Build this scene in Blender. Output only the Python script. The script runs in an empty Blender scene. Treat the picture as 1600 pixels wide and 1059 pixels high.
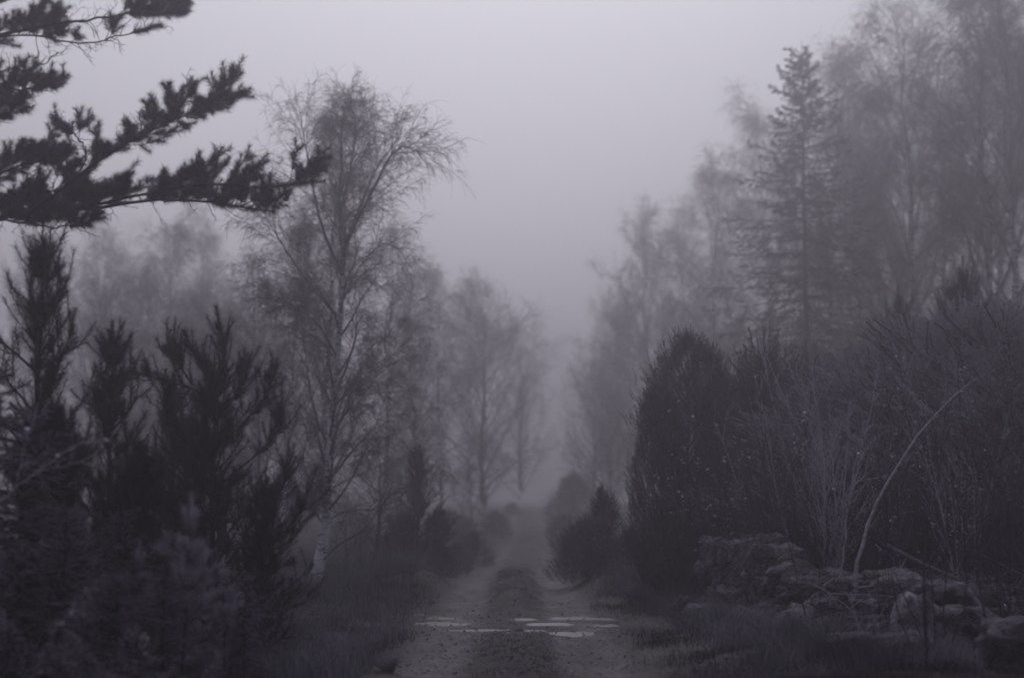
import bpy, math
import numpy as np
from mathutils import Vector, noise as mnoise

# ------------------------------------------------------------------ camera
scene = bpy.context.scene
R = math.radians
FPX, CX, HOR, CAMZ = 2222.0, 800.0, 800.0, 1.6        # focal length and horizon in photograph pixels
PITCH = math.atan((HOR - 529.5) / FPX)
cam_d = bpy.data.cameras.new('camera')
cam = bpy.data.objects.new('camera', cam_d)
scene.collection.objects.link(cam)
cam_d.sensor_width = 36.0
cam_d.lens = 50.0
cam_d.clip_start = 0.1
cam_d.clip_end = 2000.0
cam.location = (0, 0, CAMZ)
cam.rotation_euler = (R(90) + PITCH, 0, 0)
cam_d.dof.use_dof = True
cam_d.dof.focus_distance = 19.5
cam_d.dof.aperture_fstop = 0.75
scene.camera = cam

# ------------------------------------------------------------------ sky
SUN_EL, SUN_AZ = 54, 0.0                           # the sun stands behind the cloud, ahead of the camera
world = bpy.data.worlds.new('World')
scene.world = world
world.use_nodes = True
wn, wl = world.node_tree.nodes, world.node_tree.links
wn.clear()
w_out = wn.new('ShaderNodeOutputWorld')
w_bg = wn.new('ShaderNodeBackground')
w_sky = wn.new('ShaderNodeTexSky')
w_sky.sky_type = 'NISHITA'
w_sky.sun_disc = False
w_sky.sun_elevation = R(SUN_EL)
w_sky.sun_rotation = R(SUN_AZ)
w_sky.dust_density = 4.0
w_bw = wn.new('ShaderNodeRGBToBW')
w_mix = wn.new('ShaderNodeMix'); w_mix.data_type = 'RGBA'; w_mix.blend_type = 'MULTIPLY'
w_mix.inputs['Factor'].default_value = 1.0
w_mix.inputs['B'].default_value = (0.96, 0.955, 1.02, 1)   # overcast: grey with a violet cast
wl.new(w_sky.outputs[0], w_bw.inputs[0])
wl.new(w_bw.outputs[0], w_mix.inputs['A'])
wl.new(w_mix.outputs['Result'], w_bg.inputs['Color'])
w_bg.inputs['Strength'].default_value = 0.106
wl.new(w_bg.outputs[0], w_out.inputs[0])

sun_d = bpy.data.lights.new('sun', 'SUN')
sun_d.energy = 0.8
sun_d.angle = R(25)
sun_d.color = (1.0, 0.97, 0.96)
sun = bpy.data.objects.new('sun', sun_d)
scene.collection.objects.link(sun)
sun.rotation_euler = (R(-(90 - SUN_EL)), 0, R(SUN_AZ))

scene.view_settings.view_transform = 'Standard'
scene.view_settings.look = 'None'
scene.view_settings.gamma = 1.0
scene.view_settings.exposure = 0.0
scene.view_settings.use_curve_mapping = False
scene.cycles.use_denoising = True
scene.cycles.volume_bounces = 2
scene.cycles.diffuse_bounces = 2
scene.cycles.glossy_bounces = 2
scene.cycles.max_bounces = 4
scene.cycles.filter_width = 2.0
HAZE_DENSITY = 0.0107
HAZE_COLOR = (0.692, 0.668, 0.728, 1)
HAZE_G = 0.83


# ------------------------------------------------------------------ helpers
def W(px, py, d):
    """photograph pixel + real distance ahead -> point of the place"""
    vx, vy = (px - CX) / FPX, (529.5 - py) / FPX
    fy, fz = math.cos(PITCH) - vy * math.sin(PITCH), math.sin(PITCH) + vy * math.cos(PITCH)
    s = d / fy
    return np.array([vx * s, d, CAMZ + fz * s])


def X(px, d):
    return (px - CX) / FPX * d * 1.0


def hash2(ix, iy, seed):
    v = np.sin(ix * 127.1 + iy * 311.7 + seed * 74.7) * 43758.5453
    return v - np.floor(v)


def vnoise(x, y, seed=0):
    x = np.asarray(x, float); y = np.asarray(y, float)
    ix, iy = np.floor(x), np.floor(y)
    fx, fy = x - ix, y - iy
    fx, fy = fx * fx * (3 - 2 * fx), fy * fy * (3 - 2 * fy)
    a, b = hash2(ix, iy, seed), hash2(ix + 1, iy, seed)
    c, d = hash2(ix, iy + 1, seed), hash2(ix + 1, iy + 1, seed)
    return (a * (1 - fx) + b * fx) * (1 - fy) + (c * (1 - fx) + d * fx) * fy


def fbm(x, y, seed=0, octaves=4):
    s, a, t = 0.0, 0.5, 0.0
    for o in range(octaves):
        s = s + a * vnoise(x * 2 ** o, y * 2 ** o, seed + o)
        t += a; a *= 0.5
    return s / t


def smooth(a, b, x):
    t = np.clip((x - a) / (b - a), 0, 1)
    return t * t * (3 - 2 * t)


def track_x(y):
    """centre line of the track"""
    return 0.05 + 0.9 * smooth(35, 80, y) + 6.0 * smooth(90, 260, y)


PUDDLES = [(-1.55, 23.57, 0.19, 0.26), (-1.06, 21.63, 0.45, 0.39), (-1.09, 22.7, 0.28, 0.26), (-0.46, 20.43, 0.51, 0.23), (0.26, 20.37, 0.25, 0.23), (0.56, 21.51, 0.36, 0.34), (0.21, 22.49, 0.22, 0.29), (1.07, 22.63, 0.55, 0.36), (0.83, 19.88, 0.35, 0.35), (1.37, 21.26, 0.22, 0.29)]
WATER_Z = -0.055


def ground(x, y):
    x = np.asarray(x, float); y = np.asarray(y, float)
    u = x - track_x(y)
    au = np.abs(u)
    # long profile: a hollow holding the puddles, a hump, a dip, a far rise
    base = -0.05 * np.exp(-((y - 21.5) / 2.8) ** 2) + 0.06 * smooth(24, 29, y) \
        - 0.22 * smooth(32, 46, y) + 2.1 * smooth(46, 125, y) + 1.2 * smooth(120, 260, y)
    n = fbm(x * 0.35, y * 0.35, 3) - 0.5
    f = fbm(x * 2.3, y * 2.3, 9, 3) - 0.5
    onroad = 1 - smooth(1.35, 2.1, au)
    z = base + (1 - onroad) * (n * 0.30 + f * 0.10) + onroad * (f * 0.05 + (fbm(x * 7, y * 7, 71, 2) - 0.5) * 0.022)
    rut = np.exp(-((au - 0.82) / 0.30) ** 2)
    ridge = np.exp(-(u / 0.46) ** 4)
    hump = np.exp(-((y - 29.0 - 0.8 * np.sin(x * 1.7)) / 2.4) ** 2)
    flatp = np.exp(-((y - 21) / 2.4) ** 2)
    z = z - rut * (0.06 + 0.04 * hump - 0.045 * flatp) + ridge * (0.05 + 0.03 * hump - 0.045 * flatp) * (1.0 + 4.0 * f)
    z = z + (0.22 + 0.5 * f) * hump * smooth(1.2, 1.7, au) * (1 - smooth(2.4, 3.4, au))
    z = z + smooth(1.5, 2.6, au) * 0.12 + smooth(3.5, 9, au) * 0.25 * (0.6 + n)
    # near the water the road lies just above it, inside the puddles just below
    inzone = np.exp(-((y - 21.6) / 2.5) ** 4) * (1 - smooth(2.3, 3.0, au))
    zz = WATER_Z + 0.003 + (f + 0.5) * 0.012 + 0.03 * smooth(1.7, 2.6, au)
    z = z * (1 - inzone) + zz * inzone
    for (cx, cy, rx, ry) in PUDDLES:
        e = ((x - cx) / rx) ** 2 + ((y - cy - 0.05 * np.sin(x * 5 + cx * 9)) / ry) ** 2 + (fbm(x * 6, y * 8, 31, 3) - 0.5) * 1.5
        k = 1 - smooth(0.75, 1.25, e)
        z = z * (1 - k) + (WATER_Z - 0.012) * k
    return z


def gz(x, y):
    return float(ground(x, y))


# ------------------------------------------------------------------ materials
def material(name, c1, c2, scale=8.0, rough=0.9, bump=0.0, bscale=40.0, spec=0.15, coords='Object', stretch=None, translucent=0.0):
    c1, c2 = [(c[0] * 0.98, c[1] * 0.915, c[2] * 1.13) for c in (c1, c2)]   # everything has the violet cast of the toned picture
    m = bpy.data.materials.new(name)
    m.use_nodes = True
    n, l = m.node_tree.nodes, m.node_tree.links
    b = n['Principled BSDF']
    tc = n.new('ShaderNodeTexCoord')
    src = tc.outputs[coords]
    if stretch:
        mp = n.new('ShaderNodeMapping'); mp.inputs['Scale'].default_value = stretch
        l.new(src, mp.inputs[0]); src = mp.outputs[0]
    t = n.new('ShaderNodeTexNoise')
    t.inputs['Scale'].default_value = scale
    t.inputs['Detail'].default_value = 5
    t.inputs['Roughness'].default_value = 0.65
    l.new(src, t.inputs['Vector'])
    r = n.new('ShaderNodeValToRGB')
    r.color_ramp.elements[0].position = 0.32; r.color_ramp.elements[0].color = (*c1, 1)
    r.color_ramp.elements[1].position = 0.68; r.color_ramp.elements[1].color = (*c2, 1)
    l.new(t.outputs['Fac'], r.inputs[0]); l.new(r.outputs[0], b.inputs['Base Color'])
    b.inputs['Roughness'].default_value = rough
    b.inputs['Specular IOR Level'].default_value = spec
    if bump:
        t2 = n.new('ShaderNodeTexNoise'); t2.inputs['Scale'].default_value = bscale; t2.inputs['Detail'].default_value = 6
        l.new(src, t2.inputs['Vector'])
        bp = n.new('ShaderNodeBump'); bp.inputs['Strength'].default_value = bump; bp.inputs['Distance'].default_value = 0.05 if 'stone' in name else 0.02
        l.new(t2.outputs['Fac'], bp.inputs['Height']); l.new(bp.outputs[0], b.inputs['Normal'])
    return m


M = {}
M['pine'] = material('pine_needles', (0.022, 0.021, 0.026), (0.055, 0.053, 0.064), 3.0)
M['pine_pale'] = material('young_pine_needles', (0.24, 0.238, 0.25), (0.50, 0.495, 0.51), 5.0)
M['spruce'] = material('spruce_needles', (0.018, 0.017, 0.022), (0.07, 0.067, 0.08), 2.5)
M['juniper'] = material('juniper_needles', (0.018, 0.017, 0.022), (0.12, 0.116, 0.135), 3.0)
M['bush'] = material('evergreen_leaves', (0.06, 0.058, 0.068), (0.12, 0.115, 0.13), 4.0)
M['bank'] = material('pale_dead_foliage', (0.12, 0.118, 0.13), (0.42, 0.41, 0.43), 1.6)
M['bough'] = material('old_pine_needles', (0.05, 0.048, 0.056), (0.11, 0.107, 0.12), 3.0)
M['sapspruce'] = material('young_spruce_needles', (0.02, 0.019, 0.024), (0.34, 0.335, 0.36), 1.8)
M['bark'] = material('grey_bark', (0.05, 0.047, 0.055), (0.11, 0.105, 0.12), 12.0, bump=0.6)
M['darkbark'] = material('dark_bark', (0.03, 0.028, 0.035), (0.07, 0.066, 0.078), 12.0, bump=0.6)
M['twig'] = material('birch_twigs', (0.055, 0.052, 0.060), (0.10, 0.096, 0.11), 3.0)
M['palebark'] = material('pale_bark', (0.26, 0.255, 0.27), (0.62, 0.61, 0.63), 18.0, bump=0.3)
M['leaf'] = material('pale_leaves', (0.35, 0.34, 0.37), (0.75, 0.74, 0.78), 9.0)
M['deadleaf'] = material('withered_leaves', (0.08, 0.078, 0.086), (0.30, 0.29, 0.31), 14.0)
M['stone'] = material('lichen_stone', (0.02, 0.019, 0.023), (0.30, 0.295, 0.31), 4.0, bump=1.0, bscale=14.0)
M['moss'] = material('mossy_stone', (0.025, 0.024, 0.028), (0.14, 0.136, 0.15), 4.0, bump=1.0, bscale=30.0)
M['grass'] = material('winter_grass', (0.018, 0.017, 0.021), (0.11, 0.107, 0.12), 0.9, coords='Object')
M['strawgrass'] = material('straw_grass', (0.06, 0.059, 0.065), (0.32, 0.315, 0.33), 1.2, coords='Object')
M['stick'] = material('dead_wood', (0.10, 0.097, 0.11), (0.30, 0.29, 0.32), 10.0, bump=0.4)
M['clod'] = material('wet_earth', (0.02, 0.019, 0.024), (0.05, 0.048, 0.056), 20.0, rough=0.6)


def birch_bark():
    m = material('birch_bark', (0.74, 0.78, 0.72), (0.86, 0.90, 0.82), 9.0, bump=0.3)
    n, l = m.node_tree.nodes, m.node_tree.links
    b = n['Principled BSDF']
    ramp = [x for x in n if x.type == 'VALTORGB'][0]
    tc = n.new('ShaderNodeTexCoord'); mp = n.new('ShaderNodeMapping'); mp.inputs['Scale'].default_value = (5, 5, 26)
    t = n.new('ShaderNodeTexNoise'); t.inputs['Scale'].default_value = 1.0; t.inputs['Detail'].default_value = 3
    l.new(tc.outputs['Object'], mp.inputs[0]); l.new(mp.outputs[0], t.inputs['Vector'])
    r = n.new('ShaderNodeValToRGB')
    r.color_ramp.elements[0].position = 0.54; r.color_ramp.elements[0].color = (0, 0, 0, 1)
    r.color_ramp.elements[1].position = 0.64; r.color_ramp.elements[1].color = (1, 1, 1, 1)
    l.new(t.outputs['Fac'], r.inputs[0])
    # the bark is papery white low down and dark above, as on the real tree
    sep = n.new('ShaderNodeSeparateXYZ'); l.new(tc.outputs['Object'], sep.inputs[0])
    mr = n.new('ShaderNodeMapRange'); mr.inputs['From Min'].default_value = 4.2; mr.inputs['From Max'].default_value = 8.0
    mr.inputs['To Min'].default_value = 0.0; mr.inputs['To Max'].default_value = 0.85
    l.new(sep.outputs['Z'], mr.inputs['Value'])
    mx = n.new('ShaderNodeMath'); mx.operation = 'MAXIMUM'
    l.new(r.outputs[0], mx.inputs[0]); l.new(mr.outputs[0], mx.inputs[1])
    mix = n.new('ShaderNodeMix'); mix.data_type = 'RGBA'
    l.new(mx.outputs[0], mix.inputs['Factor'])
    l.new(ramp.outputs[0], mix.inputs['A']); mix.inputs['B'].default_value = (0.06, 0.057, 0.065, 1)
    l.new(mix.outputs['Result'], b.inputs['Base Color'])
    return m


M['birch'] = birch_bark()


# ------------------------------------------------------------------ mesh building
class MB:
    """collects quads and triangles as arrays, builds ONE mesh"""
    def __init__(self):
        self.v, self.q, self.t, self.n = [], [], [], 0

    def add(self, V, Q=None, T=None):
        V = np.asarray(V, np.float32).reshape(-1, 3)
        if Q is not None: self.q.append(np.asarray(Q, np.int32).reshape(-1, 4) + self.n)
        if T is not None: self.t.append(np.asarray(T, np.int32).reshape(-1, 3) + self.n)
        self.v.append(V); self.n += len(V)

    def tubes(self, P, r, sides=3):
        """P (M,n,3) polylines, r (M,n) radii"""
        P = np.asarray(P, float)
        if P.ndim == 2: P = P[None]
        Mn, n, _ = P.shape
        if Mn == 0: return self
        r = np.broadcast_to(np.asarray(r, float), (Mn, n))
        T = np.empty_like(P)
        T[:, 1:-1] = P[:, 2:] - P[:, :-2]; T[:, 0] = P[:, 1] - P[:, 0]; T[:, -1] = P[:, -1] - P[:, -2]
        T /= np.linalg.norm(T, axis=2, keepdims=True) + 1e-9
        m = T.mean(1)
        ref = np.where(np.abs(m[:, 2:3]) > 0.75, np.array([[0.95, 0.31, 0]]), np.array([[0.05, 0.1, 0.99]]))[:, None, :]
        A = np.cross(T, ref); A /= np.linalg.norm(A, axis=2, keepdims=True) + 1e-9
        B = np.cross(T, A)
        ang = np.arange(sides) / sides * 2 * math.pi
        V = P[:, :, None, :] + r[:, :, None, None] * (A[:, :, None, :] * np.cos(ang)[None, None, :, None] + B[:, :, None, :] * np.sin(ang)[None, None, :, None])
        i = np.arange(n - 1)[:, None]; k = np.arange(sides)[None, :]; k2 = (k + 1) % sides
        q = np.stack([i * sides + k, i * sides + k2, (i + 1) * sides + k2, (i + 1) * sides + k], -1).reshape(-1, 4)
        Q = (q[None] + (np.arange(Mn) * n * sides)[:, None, None]).reshape(-1, 4)
        self.add(V.reshape(-1, 3), Q)
        return self

    def needles(self, P0, D, L, w, rng):
        """thin triangles from P0 along D"""
        P0 = np.asarray(P0, float); D = np.asarray(D, float)
        D = D / (np.linalg.norm(D, axis=1, keepdims=True) + 1e-9)
        S = np.cross(D, rng.normal(size=D.shape)); S /= np.linalg.norm(S, axis=1, keepdims=True) + 1e-9
        L = np.broadcast_to(L, (len(P0),))[:, None]; w = np.broadcast_to(w, (len(P0),))[:, None]
        V = np.stack([P0 - S * w / 2, P0 + S * w / 2, P0 + D * L], 1)
        self.add(V.reshape(-1, 3), T=np.arange(len(P0) * 3).reshape(-1, 3))
        return self

    def leaves(self, P0, D, L, w, rng):
        """small pointed leaves: rhombs folded on the midrib"""
        D = D / (np.linalg.norm(D, axis=1, keepdims=True) + 1e-9)
        S = np.cross(D, rng.normal(size=D.shape)); S /= np.linalg.norm(S, axis=1, keepdims=True) + 1e-9
        N = np.cross(D, S)
        L = np.broadcast_to(L, (len(P0),))[:, None]; w = np.broadcast_to(w, (len(P0),))[:, None]
        mid = P0 + D * L * 0.5
        V = np.stack([P0, mid + S * w / 2 + N * w * 0.2, P0 + D * L, mid - S * w / 2 + N * w * 0.2], 1)
        k = np.arange(len(P0))[:, None] * 4
        self.add(V.reshape(-1, 3), T=np.concatenate([k + [[0, 1, 2]], k + [[0, 2, 3]]]))
        return self

    def mesh(self, name, mat, shade=True):
        me = bpy.data.meshes.new(name)
        V = np.concatenate(self.v) if self.v else np.zeros((0, 3), np.float32)
        Q = np.concatenate(self.q) if self.q else np.zeros((0, 4), np.int32)
        T = np.concatenate(self.t) if self.t else np.zeros((0, 3), np.int32)
        me.vertices.add(len(V)); me.vertices.foreach_set('co', V.astype(np.float32).ravel())
        nl = len(Q) * 4 + len(T) * 3
        me.loops.add(nl); me.loops.foreach_set('vertex_index', np.concatenate([Q.ravel(), T.ravel()]).astype(np.int32))
        me.polygons.add(len(Q) + len(T))
        st = np.concatenate([np.arange(len(Q)) * 4, len(Q) * 4 + np.arange(len(T)) * 3]).astype(np.int32)
        me.polygons.foreach_set('loop_start', st)
        me.polygons.foreach_set('use_smooth', np.full(len(st), shade))
        me.update(calc_edges=True)
        me.materials.append(mat)
        return me

    def build(self, name, mat, parent=None, shade=True, kind=None):
        o = bpy.data.objects.new(name, self.mesh(name, mat, shade))
        scene.collection.objects.link(o)
        if parent: o.parent = parent
        if kind: o['kind'] = kind
        return o


def empty(name, loc=(0, 0, 0), rz=0, scale=1.0):
    o = bpy.data.objects.new(name, None)
    scene.collection.objects.link(o)
    o.empty_display_size = 0.3
    o.location = loc; o.rotation_euler = (0, 0, rz)
    o.scale = (scale,) * 3 if not hasattr(scale, '__len__') else scale
    return o


def tag(o, label=None, cat=None, group=None, kind=None):
    for k, v in (('label', label), ('category', cat), ('group', group), ('kind', kind)):
        if v: o[k] = v
    return o


def copy_thing(root, loc, rz, scale, label, group=None):
    def rec(o, parent):
        c = o.copy(); scene.collection.objects.link(c); c.parent = parent
        for ch in list(o.children):
            rec(ch, c)
        return c
    r = rec(root, None)
    r.location = loc; r.rotation_euler = (0, 0, rz)
    r.scale = (scale,) * 3 if not hasattr(scale, '__len__') else scale
    r['label'] = label
    if group: r['group'] = group
    return r


# ------------------------------------------------------------------ growth
def unit(v):
    return v / (np.linalg.norm(v, axis=-1, keepdims=True) + 1e-9)


def grow(rng, P0, D0, L, n, wander=0.15, pull=0.0, curve=0.0):
    """M shoots of n segments; pull < 0 droops, > 0 rises; curve adds pull towards the tip"""
    P0 = np.asarray(P0, float); D = unit(np.asarray(D0, float))
    L = np.broadcast_to(L, (len(P0),))
    out = [P0]
    p = P0
    for i in range(n):
        g = pull + curve * (i + 1) / n
        D = unit(D + rng.normal(size=D.shape) * wander + np.array([0, 0, 1.0]) * g)
        p = p + D * (L / n)[:, None]
        out.append(p)
    return np.stack(out, 1)


def resample(pts, n):
    """one custom polyline to n points, smoothed (Catmull-Rom)"""
    pts = np.asarray(pts, float)
    k = len(pts)
    e = np.concatenate([[2 * pts[0] - pts[1]], pts, [2 * pts[-1] - pts[-2]]])
    t = np.linspace(0, k - 1 - 1e-6, n)
    i = t.astype(int); f = (t - i)[:, None]
    a, b, c, d = e[i], e[i + 1], e[i + 2], e[i + 3]
    return 0.5 * ((2 * b) + (-a + c) * f + (2 * a - 5 * b + 4 * c - d) * f * f + (-a + 3 * b - 3 * c + d) * f ** 3)


def sample(rng, P, k, t0, t1, jitter=True):
    """k places on each of M polylines -> positions, tangents, t, index"""
    Mn, n, _ = P.shape
    t = (np.arange(k)[None, :] + (rng.random((Mn, k)) if jitter else 0.5)) / k
    t = t0 + (t1 - t0) * t
    s = t * (n - 1); i = np.minimum(s.astype(int), n - 2); f = (s - i)[..., None]
    m = np.arange(Mn)[:, None]
    a, b = P[m, i], P[m, i + 1]
    return (a * (1 - f) + b * f).reshape(-1, 3), unit(b - a).reshape(-1, 3), t.ravel(), np.repeat(np.arange(Mn), k)


def side(rng, T, angle, golden=False, flat=0.0):
    """directions leaving T at the angle (radians)"""
    A = unit(np.cross(T, rng.normal(size=T.shape) if not golden else np.tile([[0.3, 0.2, 0.93]], (len(T), 1)) + 1e-3))
    B = np.cross(T, A)
    ph = (np.arange(len(T)) * 2.39996 + rng.normal(size=len(T)) * 0.4) if golden else rng.random(len(T)) * 6.283
    S = A * np.cos(ph)[:, None] + B * np.sin(ph)[:, None]
    if flat: S = unit(S * np.array([1, 1, 1 - flat]))
    ang = np.broadcast_to(angle, (len(T),))[:, None]
    return unit(T * np.cos(ang) + S * np.sin(ang))


def taper(Mn, n, r0, r1):
    r0 = np.broadcast_to(r0, (Mn,))[:, None]; r1 = np.broadcast_to(r1, (Mn,))[:, None]
    return r0 + (r1 - r0) * np.linspace(0, 1, n)[None, :] ** 0.8


def plen(P):
    return np.linalg.norm(np.diff(P, axis=1), axis=2).sum(1)


def trunk_pts(rng, H, n=14, lean=(0, 0), wob=0.02):
    z = np.linspace(-0.15, H, n)
    t = z / H
    x = lean[0] * t ** 1.5 * H + np.cumsum(rng.normal(size=n)) * wob * H / n ** 0.5 * (t > 0)
    y = lean[1] * t ** 1.5 * H + np.cumsum(rng.normal(size=n)) * wob * H / n ** 0.5 * (t > 0)
    return np.stack([x, y, z], 1)


# ---- bare birch-like tree --------------------------------------------------
def bare_tree(name, seed, H, spread=1.6, r=0.09, n_l1=34, k2=6, k3=6, k4=5, droop=0.35, bark='birch', lean=(0, 0), start=0.22,
              trunk=None, limbs=None, up=0.75, twig_r=0.0026, leafy=0.0, l4len=0.5, scale_top=0.35):
    rng = np.random.default_rng(seed)
    root = empty(name)
    tp = resample(trunk, 24) if trunk is not None else trunk_pts(rng, H, 16, lean)
    rad = r * (1 - np.linspace(0, 1, len(tp))) ** 0.85 + 0.006
    rad[0] *= 1.35
    MB().tubes(tp, rad, 8).build('trunk', M[bark], root)
    T = tp[None]
    p, t, tt, _ = sample(rng, T, n_l1, start, 0.97)
    prof = np.interp(tt, [0, start, start + 0.2, 0.6, 0.85, 1.0], [0.7, 0.75, 1.0, 0.85, 0.55, 0.35])
    L1 = spread * 1.45 * prof * (0.55 + 0.75 * rng.random(len(tt)))
    d = side(rng, t, 0.45 + 0.5 * rng.random(len(t)) + 0.25 * (tt < 0.35), golden=True)
    B1 = grow(rng, p, d, L1, 9, 0.09, up * 0.09, -up * 0.09)
    r1 = np.interp(tt, np.linspace(0, 1, len(rad)), rad) * 0.45
    r1 = np.clip(r1, 0.007, 0.04)
    lb = MB().tubes(B1, taper(len(B1), 10, r1, 0.004), 4)
    if limbs:
        for lp, lr in limbs:
            q = resample(lp, 10)
            MB().tubes(q, np.linspace(lr, 0.006, 10), 6).build('limb', M['palebark'] if lr in (0.03, 0.035) and q[0, 2] < 3.5 else M['bark'], root)
            B1 = np.concatenate([B1, q[None]] + ([q[None], q[None], np.repeat(q[4:], [2, 2, 2, 2, 1, 1], 0)[None]] if lr > 0.021 else []))
    lb.build('branches', M['bark'], root, kind='stuff')
    cr = MB()
    p, t, tt, i = sample(rng, B1, k2, 0.18, 1.0)
    L = plen(B1)[i] * (0.26 + 0.30 * rng.random(len(p))) * (1.2 - tt * 0.6) + 0.15
    B2 = grow(rng, p, side(rng, t, 0.35 + 0.45 * rng.random(len(p))), L, 7, 0.12, 0.05, -0.14 * droop)
    cr.tubes(B2, taper(len(B2), 8, 0.007, twig_r), 3)
    p, t, tt, i = sample(rng, B2, k3, 0.15, 1.0)
    L3 = (0.15 + 0.45 * rng.random(len(p)) ** 1.5) * l4len * 2
    B3 = grow(rng, p, side(rng, t, 0.3 + 0.5 * rng.random(len(p))), L3, 5, 0.13, 0.02 - 0.05 * droop, -0.4 * droop)
    cr.tubes(B3, taper(len(B3), 6, twig_r * 1.2, twig_r * 0.8), 3)
    if k4:
        p, t, tt, i = sample(rng, B3, k4, 0.1, 1.0)
        B4 = grow(rng, p, side(rng, t, 0.6), l4len * (0.2 + 0.9 * rng.random(len(p)) ** 2), 3, 0.12, -0.2 * droop, -0.5 * droop)
        cr.tubes(B4, taper(len(B4), 4, twig_r, twig_r * 0.7), 3)
    else:
        B4 = B3
    if leafy:
        p, t, tt, i = sample(rng, B4, 3, 0.2, 1.0)
        keep = rng.random(len(p)) < leafy
        cr.leaves(p[keep], side(rng, t[keep], 1.0), 0.035, 0.025, rng)
    cr.build('crown', M['twig'], root, kind='stuff')
    return root


# ---- pine -------------------------------------------------------------------
def brush(mb, rng, P, k, t0, L=0.06, w=0.004, ang=0.9, r=0.003):
    """needles round the shoots P"""
    p, t, tt, i = sample(rng, P, k, t0, 1.0)
    a = ang * (1.12 - 0.42 * tt) + rng.normal(size=len(p)) * 0.12
    mb.needles(p, side(rng, t, a + rng.normal(size=len(p)) * 0.12), L * (0.55 + 0.6 * rng.random(len(p))), w, rng)


def young_pine(name, seed, H, spread=0.9, r=0.04, whorl=0.33, nb=5, mat='pine', shoots=5, k=110, needle=0.06, start=0.1, rise=0.9, lean=(0, 0), shoot_len=0.26, width=0.0045, top_pow=0.8, extra=None):
    rng = np.random.default_rng(seed)
    root = empty(name)
    tp = trunk_pts(rng, H, 12, lean, 0.012)
    MB().tubes(tp, r * (1 - np.linspace(0, 1, 12)) ** 0.8 + 0.008, 7).build('trunk', M['darkbark'], root)
    zs = np.arange(start * H, H - 0.12, whorl)
    P, D, L = [], [], []
    for j, z in enumerate(zs):
        t = z / H
        base = np.array([np.interp(z, tp[:, 2], tp[:, c]) for c in range(3)])
        for b in range(nb):
            a = 6.283 * b / nb + j * 1.1 + rng.normal() * 0.3
            e = rise * (0.35 + 0.75 * t) + rng.normal() * 0.25
            P.append(base); D.append([math.cos(a) * math.cos(e), math.sin(a) * math.cos(e), math.sin(e)])
            L.append((spread * (1 - t) ** top_pow + 0.14) * (0.35 + 0.9 * rng.random()))
    B = grow(rng, np.array(P), np.array(D), np.array(L), 7, 0.09, 0.04, 0.12)
    if extra is not None:
        B = np.concatenate([B] + [resample(e_, 8)[None] for e_ in extra for _ in range(4)])
    MB().tubes(B, taper(len(B), 8, 0.014, 0.005), 4).build('branches', M['darkbark'], root, kind='stuff')
    ne = MB()
    brush(ne, rng, B, k, 0.35, needle, width)
    kk = np.clip(shoots, 1, 9)
    p, t, tt, i = sample(rng, B, kk, 0.3, 1.0)
    S = grow(rng, p, side(rng, t, 0.5 + 0.5 * rng.random(len(p))), shoot_len * (0.3 + 1.1 * rng.random(len(p)) ** 1.5), 4, 0.10, 0.14, 0.16)
    ne.tubes(S, taper(len(S), 5, 0.005, 0.003), 3)
    brush(ne, rng, S, k, 0.12, needle, width)
    tops = grow(rng, np.repeat(tp[-1:], 4, 0), np.array([[0, 0, 1], [0.35, 0.1, 1], [-0.3, 0.2, 1], [0.05, -0.35, 1]]), np.array([0.34, 0.22, 0.24, 0.2]), 4, 0.03, 0.1)
    ne.tubes(tops, taper(4, 5, 0.007, 0.004), 3)
    brush(ne, rng, tops, int(k * 1.3), 0.05, needle, width)
    ne.build('needles', M[mat], root)
    return root


# ---- spruce -----------------------------------------------------------------
def spruce(name, seed, H, spread=2.0, r=0.14, tiers=34, nb=9, start=0.05, mat='spruce', needle=0.05, width=0.03, k2=9, kn=26, droop=1.0, power=0.9):
    rng = np.random.default_rng(seed)
    root = empty(name)
    tp = trunk_pts(rng, H, 14, (0, 0), 0.004)
    MB().tubes(tp, r * (1 - np.linspace(0, 1, 14)) ** 0.9 + 0.008, 8).build('trunk', M['darkbark'], root)
    zs = H * (start + (0.955 - start) * np.linspace(0, 1, tiers) ** 0.85)
    P, D, L = [], [], []
    for j, z in enumerate(zs):
        t = z / H
        n_here = max(4, int(nb * (1 - 0.55 * t)))
        for b in range(n_here):
            a = 6.283 * (b + rng.random() * 0.6) / n_here + j
            e = -0.15 + 0.9 * t ** 2 + rng.normal() * 0.08
            P.append([np.interp(z, tp[:, 2], tp[:, 0]), np.interp(z, tp[:, 2], tp[:, 1]), z + rng.normal() * 0.05])
            D.append([math.cos(a) * math.cos(e), math.sin(a) * math.cos(e), math.sin(e)])
            L.append((spread * (1 - t) ** power + 0.12) * (0.5 + 0.6 * rng.random()))
    B = grow(rng, np.array(P), np.array(D), np.array(L), 7, 0.04, -0.10 * droop, 0.17 * droop)
    MB().tubes(B, taper(len(B), 8, 0.02, 0.005), 3).build('branches', M['darkbark'], root, kind='stuff')
    ne = MB()
    p, t, tt, i = sample(rng, B, k2, 0.1, 1.0)
    LB = plen(B)[i]
    S = grow(rng, p, side(rng, t, 0.85, flat=0.75), LB * 0.36 * (1.15 - tt) + 0.05, 4, 0.08, -0.10 * droop)
    ne.tubes(S, taper(len(S), 5, 0.006, 0.003), 3)
    brush(ne, rng, S, kn, 0.0, needle, width, 0.9)
    lb_ = plen(B)
    for lo, hi, m_k in ((0, 0.6, 0.35), (0.6, 1.2, 0.9), (1.2, 99, 2.0)):
        sel = B[(lb_ >= lo) & (lb_ < hi)]
        if len(sel): brush(ne, rng, sel, max(6, int(kn * m_k)), 0.1, needle, width, 0.9)
    ne.build('needles', M[mat], root)
    return root


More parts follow.
